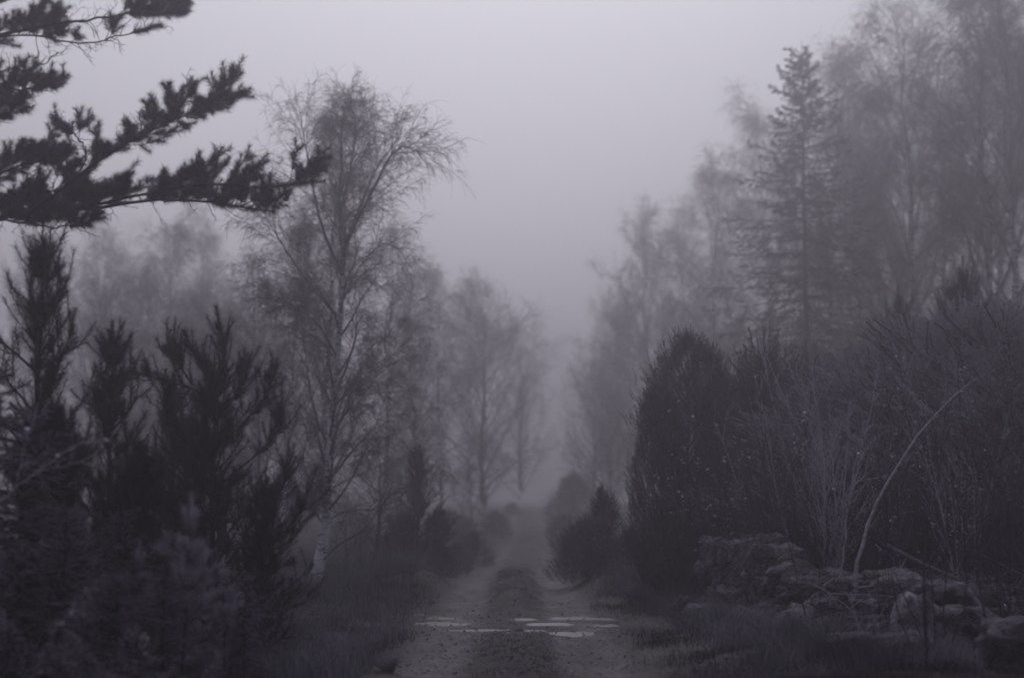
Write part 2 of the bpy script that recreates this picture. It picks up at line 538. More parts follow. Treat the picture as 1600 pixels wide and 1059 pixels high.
# ---- juniper / dense evergreen column ----------------------------------------
def juniper(name, seed, H, prof, n=2600, mat='juniper', sprig=0.20, kn=16, needle=0.035, width=0.016, up=0.9, lumps=0.22, trunk_r=0.06):
    """prof(t) gives the radius at relative height t"""
    rng = np.random.default_rng(seed)
    root = empty(name)
    MB().tubes(trunk_pts(rng, H * 0.93, 8, (0, 0), 0.01), trunk_r * (1.05 - np.linspace(0, 1, 8)), 6).build('trunk', M['darkbark'], root)
    t = rng.random(n) ** 0.9
    a = rng.random(n) * 6.283
    lump = 1 + lumps * (fbm(a * 1.9 + 10, t * 9, seed, 3) - 0.5) * 2
    r_p = np.array([prof(x) for x in t])
    rr = r_p * lump * (0.55 + 0.45 * rng.random(n) ** 0.45) * (1 + 0.25 * (rng.random(n) < 0.06))
    ox, oy = r_p.max() * 0.45 * (fbm(t * 3 + seed, t * 0 + 1, seed, 2) - 0.5), r_p.max() * 0.45 * (fbm(t * 3 + seed, t * 0 + 7, seed, 2) - 0.5)
    P = np.stack([rr * np.cos(a) + ox, rr * np.sin(a) + oy, t * H * (0.97 + 0.16 * (fbm(a * 1.3 + 3, a * 0, seed + 2, 2) - 0.5))], 1)
    D = np.stack([np.cos(a), np.sin(a), up * (0.5 + 1.2 * rng.random(n)) + 1.2 * (t > 0.9)], 1)
    S = grow(rng, P - unit(D) * sprig * 0.5, D, sprig * (0.6 + 0.8 * rng.random(n)), 3, 0.16, 0.12)
    ne = MB()
    ne.tubes(S, taper(n, 4, 0.004, 0.003), 3)
    brush(ne, rng, S, kn, 0.05, needle, width, 0.8)
    # limbs inside the crown
    m = 70
    tz = rng.random(m) * 0.85
    q = np.stack([np.zeros(m), np.zeros(m), tz * H], 1)
    aa = rng.random(m) * 6.283
    B = grow(rng, q, np.stack([np.cos(aa), np.sin(aa), np.full(m, 0.8)], 1), np.array([prof(x) for x in tz]) * 0.9 + 0.1, 5, 0.1, 0.08)
    MB().tubes(B, taper(m, 6, 0.018, 0.006), 4).build('branches', M['darkbark'], root, kind='stuff')
    ne.build('foliage', M[mat], root)
    return root


# ---- bare sapling clump --------------------------------------------------------
def sapling_clump(name, seed, H, stems=9, spread=0.35, k=7, mat='bark', r=0.012, leaves=0, twk=4, leafmat='leaf'):
    rng = np.random.default_rng(seed)
    root = empty(name)
    a = rng.random(stems) * 6.283
    P = np.stack([np.cos(a) * 0.14 * rng.random(stems), np.sin(a) * 0.14 * rng.random(stems), np.full(stems, -0.1)], 1)
    D = np.stack([np.cos(a) * spread, np.sin(a) * spread, np.ones(stems)], 1)
    S = grow(rng, P, D, H * (0.6 + 0.45 * rng.random(stems)), 10, 0.045, 0.02)
    for s in range(stems):
        MB().tubes(S[s], np.linspace(r * (0.8 + 0.5 * rng.random()), 0.003, 11), 5).build('stem', M[mat], root)
    tw = MB()
    p, t, tt, i = sample(rng, S, k, 0.2, 0.98)
    B = grow(rng, p, side(rng, t, 0.5), H * 0.22 * (1.3 - tt) * (0.5 + rng.random(len(p))), 5, 0.09, 0.06)
    tw.tubes(B, taper(len(B), 6, 0.005, 0.0025), 3)
    p, t, tt, i = sample(rng, B, twk, 0.2, 1.0)
    C = grow(rng, p, side(rng, t, 0.6), 0.10 + 0.16 * rng.random(len(p)), 3, 0.1, 0.04)
    tw.tubes(C, taper(len(C), 4, 0.003, 0.0018), 3)
    tw.build('twigs', M[mat], root, kind='stuff')
    if leaves:
        p, t, tt, i = sample(rng, C, 2, 0.3, 1.0)
        pick = rng.choice(len(p), leaves, replace=False)
        MB().leaves(p[pick], side(rng, t[pick], 1.0) - np.array([0, 0, 0.5]), 0.035 + 0.03 * rng.random(leaves), 0.03, rng).build('leaves', M[leafmat], root)
    return root


# ------------------------------------------------------------------ ground
def axis(*parts):
    return np.unique(np.round(np.concatenate([np.arange(a, b, s) for a, b, s in parts]), 4))


gx = axis((-200, -30, 6), (-30, -8, 0.8), (-8, -2.6, 0.16), (-2.6, 2.8, 0.045), (2.8, 8, 0.16), (8, 30, 0.8), (30, 201, 6))
gy = axis((-60, -5, 6), (-5, 10, 1.0), (10, 19, 0.12), (19, 24.6, 0.04), (24.6, 32, 0.12), (32, 70, 0.6), (70, 130, 2), (130, 301, 8))
GX, GY = np.meshgrid(gx, gy)
GZ = ground(GX, GY)
gm = MB()
V = np.stack([GX, GY, GZ], -1).reshape(-1, 3)
nx, ny = len(gx), len(gy)
ii, jj = np.meshgrid(np.arange(nx - 1), np.arange(ny - 1))
k0 = (jj * nx + ii).ravel()
gm.add(V, np.stack([k0, k0 + 1, k0 + nx + 1, k0 + nx], 1))


def ground_material():
    m = bpy.data.materials.new('track_and_verge')
    m.use_nodes = True
    n, l = m.node_tree.nodes, m.node_tree.links
    b = n['Principled BSDF']; b.inputs['Specular IOR Level'].default_value = 0.2
    geo = n.new('ShaderNodeNewGeometry')
    sep = n.new('ShaderNodeSeparateXYZ'); l.new(geo.outputs['Position'], sep.inputs[0])

    def noise_(scale, detail=6, rough=0.65, stretch=None):
        t = n.new('ShaderNodeTexNoise'); t.inputs['Scale'].default_value = scale
        t.inputs['Detail'].default_value = detail; t.inputs['Roughness'].default_value = rough
        if stretch:
            mp = n.new('ShaderNodeMapping'); mp.inputs['Scale'].default_value = stretch
            l.new(geo.outputs['Position'], mp.inputs[0]); l.new(mp.outputs[0], t.inputs['Vector'])
        else:
            l.new(geo.outputs['Position'], t.inputs['Vector'])
        return t.outputs['Fac']

    def ramp(src, p0, c0, p1, c1):
        r = n.new('ShaderNodeValToRGB')
        r.color_ramp.elements[0].position = p0; r.color_ramp.elements[0].color = c0
        r.color_ramp.elements[1].position = p1; r.color_ramp.elements[1].color = c1
        l.new(src, r.inputs[0]); return r.outputs[0]

    def math_(op, a, b_=None, clamp=False):
        q = n.new('ShaderNodeMath'); q.operation = op; q.use_clamp = clamp
        for s, v in enumerate((a, b_)):
            if v is None: continue
            if isinstance(v, (int, float)): q.inputs[s].default_value = v
            else: l.new(v, q.inputs[s])
        return q.outputs[0]

    # centre line of the track, the same curve as the mesh
    s1 = n.new('ShaderNodeMapRange'); s1.interpolation_type = 'SMOOTHSTEP'
    for k_, v_ in zip(('From Min', 'From Max', 'To Min', 'To Max'), (35, 80, 0.05, 0.95)): s1.inputs[k_].default_value = v_
    s2 = n.new('ShaderNodeMapRange'); s2.interpolation_type = 'SMOOTHSTEP'
    for k_, v_ in zip(('From Min', 'From Max', 'To Min', 'To Max'), (90, 260, 0, 6)): s2.inputs[k_].default_value = v_
    l.new(sep.outputs['Y'], s1.inputs['Value']); l.new(sep.outputs['Y'], s2.inputs['Value'])
    u = math_('SUBTRACT', sep.outputs['X'], math_('ADD', s1.outputs[0], s2.outputs[0]))
    wob = math_('MULTIPLY', math_('SUBTRACT', noise_(2.2, 6, 0.75), 0.5), 1.1)
    au = math_('ADD', math_('ABSOLUTE', u), wob)
    rut = math_('SUBTRACT', 1.0, math_('DIVIDE', math_('ABSOLUTE', math_('SUBTRACT', au, 0.85)), 0.56), True)
    over = n.new('ShaderNodeMapRange'); over.interpolation_type = 'SMOOTHSTEP'
    for k_, v_ in zip(('From Min', 'From Max', 'To Min', 'To Max'), (26, 40, 1.0, 0.45)): over.inputs[k_].default_value = v_
    l.new(sep.outputs['Y'], over.inputs['Value'])
    rut = math_('MULTIPLY', rut, over.outputs[0])
    rutm = ramp(rut, 0.15, (0, 0, 0, 1), 0.55, (1, 1, 1, 1))
    grassc = ramp(noise_(2.2, 8, 0.75), 0.3, (0.018, 0.017, 0.021, 1), 0.75, (0.075, 0.073, 0.083, 1))
    gravel = ramp(noise_(14.0, 8, 0.8), 0.28, (0.035, 0.033, 0.040, 1), 0.72, (0.24, 0.23, 0.255, 1))
    patch = ramp(noise_(1.7, 4, 0.6, (1, 0.5, 1)), 0.35, (0.45, 0.45, 0.45, 1), 0.65, (1, 1, 1, 1))
    mg = n.new('ShaderNodeMix'); mg.data_type = 'RGBA'; mg.blend_type = 'MULTIPLY'; mg.inputs['Factor'].default_value = 1
    l.new(gravel, mg.inputs['A']); l.new(patch, mg.inputs['B'])
    mx = n.new('ShaderNodeMix'); mx.data_type = 'RGBA'
    l.new(rutm, mx.inputs['Factor']); l.new(grassc, mx.inputs['A']); l.new(mg.outputs['Result'], mx.inputs['B'])
    l.new(mx.outputs['Result'], b.inputs['Base Color'])
    b.inputs['Roughness'].default_value = 0.85
    bp = n.new('ShaderNodeBump'); bp.inputs['Strength'].default_value = 0.8; bp.inputs['Distance'].default_value = 0.03
    l.new(noise_(30.0, 8, 0.8), bp.inputs['Height']); l.new(bp.outputs[0], b.inputs['Normal'])
    return m


tag(gm.build('ground', ground_material()), kind='structure')

wm = bpy.data.materials.new('water_with_painted_sheen'); wm.use_nodes = True
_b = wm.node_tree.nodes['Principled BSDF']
_b.inputs['Base Color'].default_value = (0.30, 0.295, 0.315, 1); _b.inputs['Roughness'].default_value = 0.22  # pale base colour paints the bright sky reflection into the water
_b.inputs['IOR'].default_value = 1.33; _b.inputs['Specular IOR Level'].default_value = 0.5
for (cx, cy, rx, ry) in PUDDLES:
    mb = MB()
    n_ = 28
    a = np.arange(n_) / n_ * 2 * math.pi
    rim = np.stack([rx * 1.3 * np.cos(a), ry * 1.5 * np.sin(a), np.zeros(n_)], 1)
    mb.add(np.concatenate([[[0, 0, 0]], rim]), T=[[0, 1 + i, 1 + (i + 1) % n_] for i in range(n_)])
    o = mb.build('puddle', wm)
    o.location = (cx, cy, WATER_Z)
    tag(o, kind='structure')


# ------------------------------------------------------------------ grass
def blades(rng, x, y, h, lean=0.5, w=0.008):
    """curved three-sided blades: two triangles each"""
    n = len(x)
    z = ground(x, y) - 0.01
    a = rng.random(n) * 6.283
    D = np.stack([np.cos(a), np.sin(a), np.zeros(n)], 1) * (lean * rng.random(n) * h)[:, None]
    S = np.stack([-np.sin(a), np.cos(a), np.zeros(n)], 1) * w * 0.5
    b = rng.random(n) * 6.283
    S = np.stack([np.cos(b), np.sin(b), np.zeros(n)], 1) * (w * 0.5 * (0.6 + 0.8 * rng.random(n)))[:, None]
    P = np.stack([x, y, z], 1)
    mid = P + D * 0.35 + np.array([0, 0, 1]) * (h * 0.6)[:, None]
    tip = P + D + np.array([0, 0, 1]) * (h * (1 - 0.25 * rng.random(n)))[:, None]
    V = np.stack([P - S, P + S, mid + S * 0.6, mid - S * 0.6, tip], 1).reshape(-1, 3)
    k = np.arange(n)[:, None] * 5
    mb = MB(); mb.add(V, Q=k + [[0, 1, 2, 3]], T=k + [[3, 2, 4]])
    return mb


rng = np.random.default_rng(5)


def grass_points(n, x0, x1, y0, y1, dens):
    x = x0 + (x1 - x0) * rng.random(n); y = y0 + (y1 - y0) * rng.random(n) ** 1.3
    k = rng.random(n) < dens(x, y)
    return x[k], y[k]


def verge_d(x, y):
    au = np.abs(x - track_x(y)); n = fbm(x * 1.1, y * 1.1, 17, 3)
    wet = np.exp(-((y - 21.5) / 2.4) ** 4) * (au < 2.4)
    return (smooth(1.35, 2.0, au + (n - .5) * 1.2) * (0.25 + 0.75 * smooth(0.35, 0.6, n)) + 0.8 * (1 - smooth(0.25, 0.62, au + (n - .5) * 0.5)) * smooth(0.3, .5, n)) * (1 - wet)


gxp, gyp = grass_points(420000, -9, 9, 11, 44, verge_d)
hh = (0.04 + 0.15 * fbm(gxp * 0.9, gyp * 0.9, 21, 3)) * np.where(np.abs(gxp - track_x(gyp)) < 0.7, 0.35 + 0.15 * smooth(24, 30, gyp), 1.0)
tag(blades(rng, gxp, gyp, hh, 1.3, 0.0065).build('short_grass', M['grass']), 'short matted winter grass on the verges and along the middle of the track', 'grass', kind='stuff')
gxp, gyp = grass_points(190000, -14, 14, 21.5, 75, lambda x, y: smooth(1.3, 2.2, np.abs(x - track_x(y)) + 0.8 * (fbm(x * .8, y * .8, 43, 3) - 0.5)) * smooth(0.34, 0.55, fbm(x * .5, y * .5, 41, 3)))
gx2, gy2 = grass_points(110000, -6.0, -1.2, 13, 23, lambda x, y: smooth(1.3, 2.0, np.abs(x) + 0.7 * (fbm(x, y, 57, 2) - 0.5)) * (0.2 + 0.8 * smooth(0.35, 0.55, fbm(x * 1.4, y * 0.9, 51, 3))) * (np.abs(y - 21.5) > 1.6))
gx3, gy3 = grass_points(60000, 1.8, 4.2, 13, 24, lambda x, y: smooth(2.0, 2.8, np.abs(x)) * (0.1 + 0.7 * smooth(0.4, 0.6, fbm(x * 1.4, y * 0.9, 53, 3))))
gx2 = np.concatenate([gx2, gx3]); gy2 = np.concatenate([gy2, gy3])
tag(blades(rng, gx2, gy2, 0.12 + 0.50 * rng.random(len(gx2)) * fbm(gx2, gy2, 61, 2), 1.0, 0.006).build('verge_grass', M['strawgrass']), 'longer pale grass leaning over the verges beside the ruts', 'grass', kind='stuff')
tag(blades(rng, gxp, gyp, (0.22 + 0.42 * rng.random(len(gxp))) * (0.5 + 0.5 * smooth(21.5, 25, gyp)), 0.6, 0.009).build('tall_grass', M['strawgrass']), 'tall withered grass standing in the mist behind the puddles', 'grass', kind='stuff')
# clods and dead leaves lying on the track
m_ = 2200
cx_ = rng.normal(size=m_) * 0.9 + rng.choice([-0.8, 0.9, 1.6], m_); cy_ = 12.5 + 8.5 * rng.random(m_)
mb = MB()
for x_, y_, s_ in zip(cx_, cy_, 0.008 + 0.02 * rng.random(m_) ** 2.5):
    a = np.arange(5) / 5 * 6.283 + rng.random()
    rr = s_ * (0.7 + 0.6 * rng.random(5)); z_ = gz(x_, y_)
    ring = np.stack([x_ + rr * 1.4 * np.cos(a), y_ + rr * np.sin(a), np.full(5, z_ - 0.004)], 1)
    mb.add(np.concatenate([ring, [[x_, y_, z_ + s_ * 0.9]]]), T=[[i, (i + 1) % 5, 5] for i in range(5)])
tag(mb.build('clods', M['clod']), 'small dark clods of earth and grit scattered over the ruts', 'clods', kind='stuff')
# litter of fallen leaves
m_ = 2600
lx = rng.uniform(-7, 8, m_); ly = rng.uniform(12.5, 27, m_)
P_ = np.stack([lx, ly, ground(lx, ly) + 0.02 + 0.05 * rng.random(m_) * (np.abs(lx) > 2)], 1)
tag(MB().leaves(P_, rng.normal(size=(m_, 3)) * [1, 1, 0.3], 0.03 + 0.03 * rng.random(m_), 0.028, rng).build('fallen_leaves', M['deadleaf']),
    'fallen leaves scattered over the verges and the track', 'leaves', kind='stuff')


def tussock(name, seed, n, h, rad):
    r_ = np.random.default_rng(seed)
    a = r_.random(n) * 6.283
    P = np.stack([np.cos(a), np.sin(a), np.zeros(n)], 1) * (rad * 0.35 * r_.random(n) ** 0.5)[:, None]
    P[:, 2] = -0.05
    D = np.stack([np.cos(a) * (0.1 + 0.9 * r_.random(n)), np.sin(a) * (0.1 + 0.9 * r_.random(n)), np.full(n, 1.7)], 1)
    S = grow(r_, P, D, h * (0.5 + 0.6 * r_.random(n)), 4, 0.07, 0.0, -0.5)
    return MB().tubes(S, taper(n, 5, 0.0035, 0.0012), 3).build(name, M['strawgrass'])


GR_T = 'tussocks of long withered grass on the verges'
tus = None
for i, (px, d, h, lab) in enumerate([
        (450, 15.5, 0.75, 'big pale grass tussock fanning out on the left verge in front of the dark pines'),
        (425, 17.0, 0.60, 'grass tussock behind the big fan of pale grass, hard against the dark pines'),
        (520, 19.0, 0.40, 'low grass tussock beside the foot of the white birch'),
        (560, 16.5, 0.32, 'low grass tussock midway between the pines and the left rut'),
        (610, 14.6, 0.30, 'dark low grass tussock at the left edge of the track, nearest the camera'),
        (1030, 23.5, 0.55, 'pale grass tussock below the tall juniper'),
        (1075, 22.5, 0.45, 'grass tussock left of the stone wall end'),
        (990, 25.0, 0.50, 'grass tussock between the small juniper and the tall one'),
        (1120, 18.0, 0.30, 'low grass tussock on the right verge before the stone wall'),
        (540, 27.0, 0.60, 'tall grass tussock right of the white birch foot in the mist'),
        (640, 28.0, 0.55, 'misty grass tussock below the slim evergreen beside the track')]):
    if tus is None:
        tus = tussock('grass_tussock', 61, 420, 1.0, 0.5)
        o = tus
    else:
        o = tus.copy(); scene.collection.objects.link(o)
    x_ = X(px, d)
    o.location = (x_, d, gz(x_, d)); o.rotation_euler = (0, 0, i * 1.3); o.scale = (h * 1.05, h * 1.05, h)
    tag(o, lab, 'grass tussock', GR_T)

# ------------------------------------------------------------------ birches on the left of the track
D0 = 28.0


def WL(pts, d, base):
    """photograph points at real distances -> coordinates local to the tree's base"""
    out = []
    for p in pts:
        dd = d + (p[2] if len(p) > 2 else 0)
        out.append(W(p[0], p[1], dd) - base)
    return np.array(out)


bx_ = W(489, 925, D0); bx_[2] = gz(bx_[0], D0)
trunk = WL([(486, 935), (493, 905), (503, 860), (509, 810), (513, 760), (518, 690), (520, 630), (527, 560), (533, 470), (537, 390, .2), (530, 310, .3), (535, 240, .3), (528, 178, .3)], D0, bx_)
limbs = [
    (WL([(507, 818), (495, 806, -.2), (489, 790, -.3), (491, 770, -.4)], D0, bx_), 0.03),
    (WL([(513, 752), (530, 720, -.3), (548, 685, -.5), (554, 640, -.6), (572, 610, -.8), (596, 570, -1), (608, 540, -1)], D0, bx_), 0.035),
    (WL([(510, 815), (540, 798, .3), (580, 795, .6), (625, 780, .9)], D0, bx_), 0.018),
    (WL([(500, 880), (530, 850, -.3), (565, 830, -.5), (590, 800, -.6), (612, 768, -.8)], D0, bx_), 0.02),
    (WL([(511, 800), (535, 770, -.3), (556, 735, -.5), (572, 700, -.6), (580, 660, -.6)], D0, bx_), 0.02),
    (WL([(518, 700), (500, 670, .4), (486, 620, .7), (478, 560, 1), (470, 480, 1.1)], D0, bx_), 0.028),
    (WL([(527, 560), (500, 510, -.4), (460, 480, -.7), (420, 462, -1)], D0, bx_), 0.025),
    (WL([(537, 390), (560, 340, -.3), (584, 295, -.5), (606, 250, -.5), (630, 228, -.6), (655, 240, -.6)], D0, bx_), 0.04),
    (WL([(536, 400), (552, 350, .4), (572, 300, .7), (592, 258, .8), (622, 218, .8)], D0, bx_), 0.035),
    (WL([(535, 430), (505, 360, .3), (490, 300, .5), (478, 230, .6), (470, 190, .6)], D0, bx_), 0.035),
    (WL([(532, 480), (560, 420, .3), (600, 380, .5), (634, 400, .5)], D0, bx_), 0.02),
    (WL([(532, 330), (548, 260, .3), (556, 205, .4), (553, 175, .4)], D0, bx_), 0.025),
    (WL([(533, 500), (480, 440, .3), (440, 380, .5), (410, 330, .5)], D0, bx_), 0.028),
]
b = bare_tree('birch_tree', 11, 10, spread=1.3, r=0.125, n_l1=34, k2=8, k3=7, k4=6, droop=0.45, l4len=0.38, trunk=trunk, limbs=limbs, start=0.3)
b.location = tuple(bx_)
tag(b, 'tall bare birch with a white kinked lower trunk on the left, top arm reaching right', 'birch')

GRB = 'bare birches in the mist'
PROTO = {}
PROTO['a'] = bare_tree('birch_tree', 21, 9.3, spread=1.9, r=0.10, n_l1=40, k2=8, k3=7, k4=5, droop=0.45, start=0.10)
PROTO['b'] = bare_tree('birch_tree', 22, 9.6, spread=1.5, r=0.085, n_l1=40, k2=8, k3=7, k4=5, droop=0.75, start=0.12, lean=(0.04, 0))
PROTO['c'] = bare_tree('bare_tree', 23, 8.8, spread=2.6, r=0.12, n_l1=38, k2=8, k3=7, k4=5, droop=0.05, bark='bark', start=0.08, up=1.2)
PROTO_USED = set()


def place(kind, px, d, top, label, rz=0.0, wide=1.0, group=GRB, cat='birch', pscale=10.0, protos=PROTO):
    x_ = X(px, d); z_ = gz(x_, d)
    H = W(px, top, d)[2] - z_
    s = H / pscale
    sc = (s * wide, s * wide, s)
    p = protos[kind]
    if kind not in PROTO_USED:
        PROTO_USED.add(kind)
        p.location = (x_, d, z_); p.rotation_euler = (0, 0, rz); p.scale = sc
        tag(p, label, cat, group)
        return p
    return copy_thing(p, (x_, d, z_), rz, sc, label, group)


# left side
place('b', 452, 38, 330, 'bare birch just left of and behind the white kinked birch, with a pale straight trunk', 0.4, 0.95)
place('a', 405, 44, 400, 'spreading bare birch rising behind the young pines at left', 2.0, 1.0)
place('b', 500, 46, 155, 'tall faint birch behind the crown of the white kinked birch', 1.1, 0.85)
place('b', 640, 42, 480, 'slim birch with an arching top behind the slim dark evergreen left of the track', 2.4, 1.0)
place('a', 600, 53, 350, 'weeping birch in thick mist between the white birch and the slim arching one', 4.0, 0.85)
place('b', 685, 73, 405, 'faint birch whose rounded crown shows right of the tall birches on the left', 3.3, 1.0)
place('c', 755, 77, 450, 'faint bare tree left of the misty track with limbs reaching right over it', 0.3, 1.15, cat='tree')
place('a', 725, 92, 430, 'very faint tree crown behind the limbs that reach over the misty track', 5.0, 0.9)
place('c', 812, 111, 500, 'faintest bare tree on the left side where the track vanishes', 1.0, 1.0, cat='tree')
place('a', 165, 73, 355, 'leftmost of the faint birches seen under the overhanging pine bough', 0.9, 0.85)
place('b', 268, 70, 340, 'faint birch with a forked weeping crown under the tip of the pine bough', 5.2, 1.0)
place('b', 330, 81, 350, 'thin faint birch between the forked weeping one and the spreading one', 3.9, 0.9)
place('c', 215, 87, 400, 'broad faint tree filling the gap between the two weeping birches at left', 2.2, 0.8, cat='tree')
place('c', 60, 67, 380, 'faint tree almost hidden behind the dark young pine at the left edge', 4.2, 0.8, cat='tree')
place('a', 350, 66, 440, 'low broad birch in mist above the middle young pine', 1.6, 1.1)
place('c', 590, 41, 660, 'low twiggy tree in mist between the white birch trunk and the slim evergreen', 2.0, 1.5, cat='tree')
place('c', 545, 36, 770, 'dark twiggy bush-like tree right behind the white birch trunk', 5.0, 1.5, cat='tree')
place('c', 735, 70, 720, 'low faint tree left of the far track at the foot of the reaching limbs', 3.0, 1.2, cat='tree')
place('a', 240, 52, 430, 'low dim birch thicket tree above the gap between the two young pines', 1.0, 1.3)
place('c', 150, 50, 430, 'low dim bare tree behind the candelabra-topped pine', 3.0, 1.0, cat='tree')
place('c', 310, 47, 470, 'low bare tree in mist directly above the bushy young pine', 0.2, 1.1, cat='tree')
place('c', 400, 40, 500, 'low bare tree filling the space between bushy pine and pale birch trunk', 2.2, 1.0, cat='tree')
# right side
place('c', 925, 85, 560, 'low hazy bare tree at the right edge of the far track', 1.7, 1.0, cat='tree')
place('c', 955, 76, 600, 'low hazy bare tree left of the tall juniper column', 4.7, 0.9, cat='tree')
place('a', 985, 87, 470, 'mist-soft birch above the left shoulder of the tall juniper', 2.9, 1.1)
place('c', 1060, 73, 480, 'low misty bare tree behind the top of the tall juniper', 0.9, 1.1, cat='tree')
place('c', 1150, 63, 470, 'low misty tree between the juniper top and the spruce', 2.6, 1.0, cat='tree')
place('a', 1012, 85, 325, 'faint rounded birch nearest the track on the right side', 2.7, 0.75)
place('b', 1105, 78, 245, 'faint birch with a ragged top left of the spruce', 0.8, 0.95)
place('a', 1060, 97, 320, 'very faint birch between the rounded and the ragged birch on the right', 4.4, 0.8)
place('c', 965, 102, 440, 'low faint tree on the right where the track vanishes, leaning over it', 3.6, 0.6, cat='tree')
place('b', 1195, 88, 150, 'faintest tall birch whose top shows just left of the spruce tip', 1.9, 0.9)
place('c', 940, 113, 520, 'dim bare tree at the vanishing end of the track, right side', 0.5, 0.6, cat='tree')
place('b', 1310, 71, 70, 'misty tall birch right behind the spruce', 5.6, 0.9)
place('a', 1345, 60, 160, 'birch with a slim dark trunk right of the spruce', 3.0, 0.7)
place('a', 1440, 56, -10, 'tall arching birch whose rounded crown reaches the top edge right of the spruce', 0.0, 0.9)
place('b', 1530, 51, -70, 'tallest birch, leaving the top edge at the upper right', 1.3, 1.1)
place('a', 1600, 48, -60, 'big birch cut by the right edge of the photo', 2.3, 0.8)
place('c', 1490, 70, 90, 'broad hazy tree behind the two tall birches at upper right', 5.1, 0.6, cat='tree')
place('b', 1400, 83, 110, 'far birch filling the mist between the spruce and the arching birch', 2.0, 1.0)
place('c', 1250, 83, 240, 'far tree whose crown blurs the spruce middle from behind', 1.1, 0.6, cat='tree')
place('a', 1560, 80, 60, 'far birch behind the right edge trees, only its haze-grey crown visible', 3.7, 0.9)
place('b', 1690, 55, -60, 'birch standing just outside the right edge', 4.9, 1.0)
place('a', 1390, 67, 300, 'lower birch in front of the hazy row, over the dark thicket', 0.7, 0.9)

# ------------------------------------------------------------------ spruce and dark evergreens
x_ = X(1262, 54); z_ = gz(x_, 54)
H_ = W(1262, 66, 54)[2] - z_
s_ = spruce('spruce_tree', 31, H_, spread=6.0, r=0.16, tiers=46, nb=10, needle=0.08, width=0.028, k2=16, kn=36, power=0.72, droop=1.2)
s_.location = (x_, 54, z_)
tag(s_, 'tall pointed spruce with drooping tiers above the thicket on the right', 'spruce')

JUN = {}
JUN['tall'] = juniper('juniper', 41, 5.0, lambda t: (0.80 + 0.2 * min(1, t * 4)) * (1 - 0.30 * max(0, t - 0.2)) * math.sqrt(max(0.02, 1 - max(0, (t - 0.78) / 0.225) ** 2.2)), n=5200, kn=22, lumps=0.75, sprig=0.30, up=1.3)
JUN['bush'] = juniper('evergreen_bush', 42, 2.0, lambda t: 0.95 * math.sqrt(max(0.02, 1 - (t * 1.02) ** 2)), n=1900, mat='bush', up=1.0, sprig=0.40, width=0.020, needle=0.04, kn=14, lumps=0.9)
JUN['bank'] = juniper('frosted_bush', 44, 2.0, lambda t: 1.15 * math.sqrt(max(0.02, 1 - (t * 1.02) ** 2)), n=3600, mat='bank', up=0.15, sprig=0.30, width=0.016, needle=0.035, kn=16, lumps=1.6)
JUN['cone'] = juniper('juniper', 43, 3.0, lambda t: 0.85 * (1 - t) ** 0.62 * (0.8 + 0.35 * math.sin(t * 9 + 1)) + 0.03, n=2000, up=1.1, lumps=1.1, sprig=0.34, kn=20)


def jplace(kind, px, d, top, label, rz=0.0, wide=1.0, group='junipers and evergreen bushes', cat='juniper'):
    return place(kind, px, d, top, label, rz, wide, group, cat, {'tall': 5.0, 'bush': 2.0, 'bank': 2.0, 'cone': 3.0}[kind], JUN)


jplace('tall', 1075, 25.5, 530, 'tall dense dark juniper column standing right of the track', 0.3, 0.86)
jplace('tall', 1032, 25.0, 610, 'shorter juniper lobe growing against the left flank of the tall column', 2.0, 0.66)
jplace('tall', 1128, 28.0, 590, 'dense juniper behind the tall column, reaching towards the thicket', 4.0, 0.7)
jplace('cone', 942, 30, 762, 'small pointed juniper beside the track, left of the tall column', 1.0, 1.05)
jplace('bush', 915, 30.5, 815, 'dark low bush spreading left from the small pointed juniper', 3.3, 1.1, cat='bush')
jplace('bush', 985, 29, 830, 'low dark bush between the small pointed juniper and the tall column', 2.0, 0.9, cat='bush')
jplace('bush', 895, 84, 742, 'faint round bush in the mist on the right of the far track', 0.4, 1.0, cat='bush')
jplace('bush', 632, 34.5, 805, 'low ragged bush at the left foot of the slim misty evergreen', 1.2, 0.9, cat='bush')
jplace('cone', 688, 35, 795, 'lower dark evergreen touching the right foot of the slim misty one', 4.0, 1.1)
for px, d, top, w_, lab in [(738, 48, 832, 1.2, 'low misty bush at the left edge of the far track behind the hump'),
                            (712, 42, 850, 1.1, 'low ragged bush just left of the far track, right of the slim evergreen'),
                            (772, 72, 800, 1.3, 'faint low bush at the left edge of the track where it starts to rise'),
                            (800, 100, 786, 1.6, 'very faint scrub at the left of the vanishing track'),
                            (862, 104, 784, 1.6, 'very faint scrub at the right of the vanishing track'),
                            (882, 62, 806, 1.2, 'faint low bush at the right edge of the rising track'),
                            (893, 46, 850, 1.0, 'low misty bush behind the small pointed juniper, at the track edge'),
                            (700, 58, 800, 1.5, 'faint wide bush behind the trees left of the far track')]:
    jplace('bush', px, d, top, lab, px * 0.7, w_, cat='bush')
jplace('bush', 682, 37, 850, 'low bush right of the slim evergreen, at the left edge of the far track', 5.1, 0.9, cat='bush')
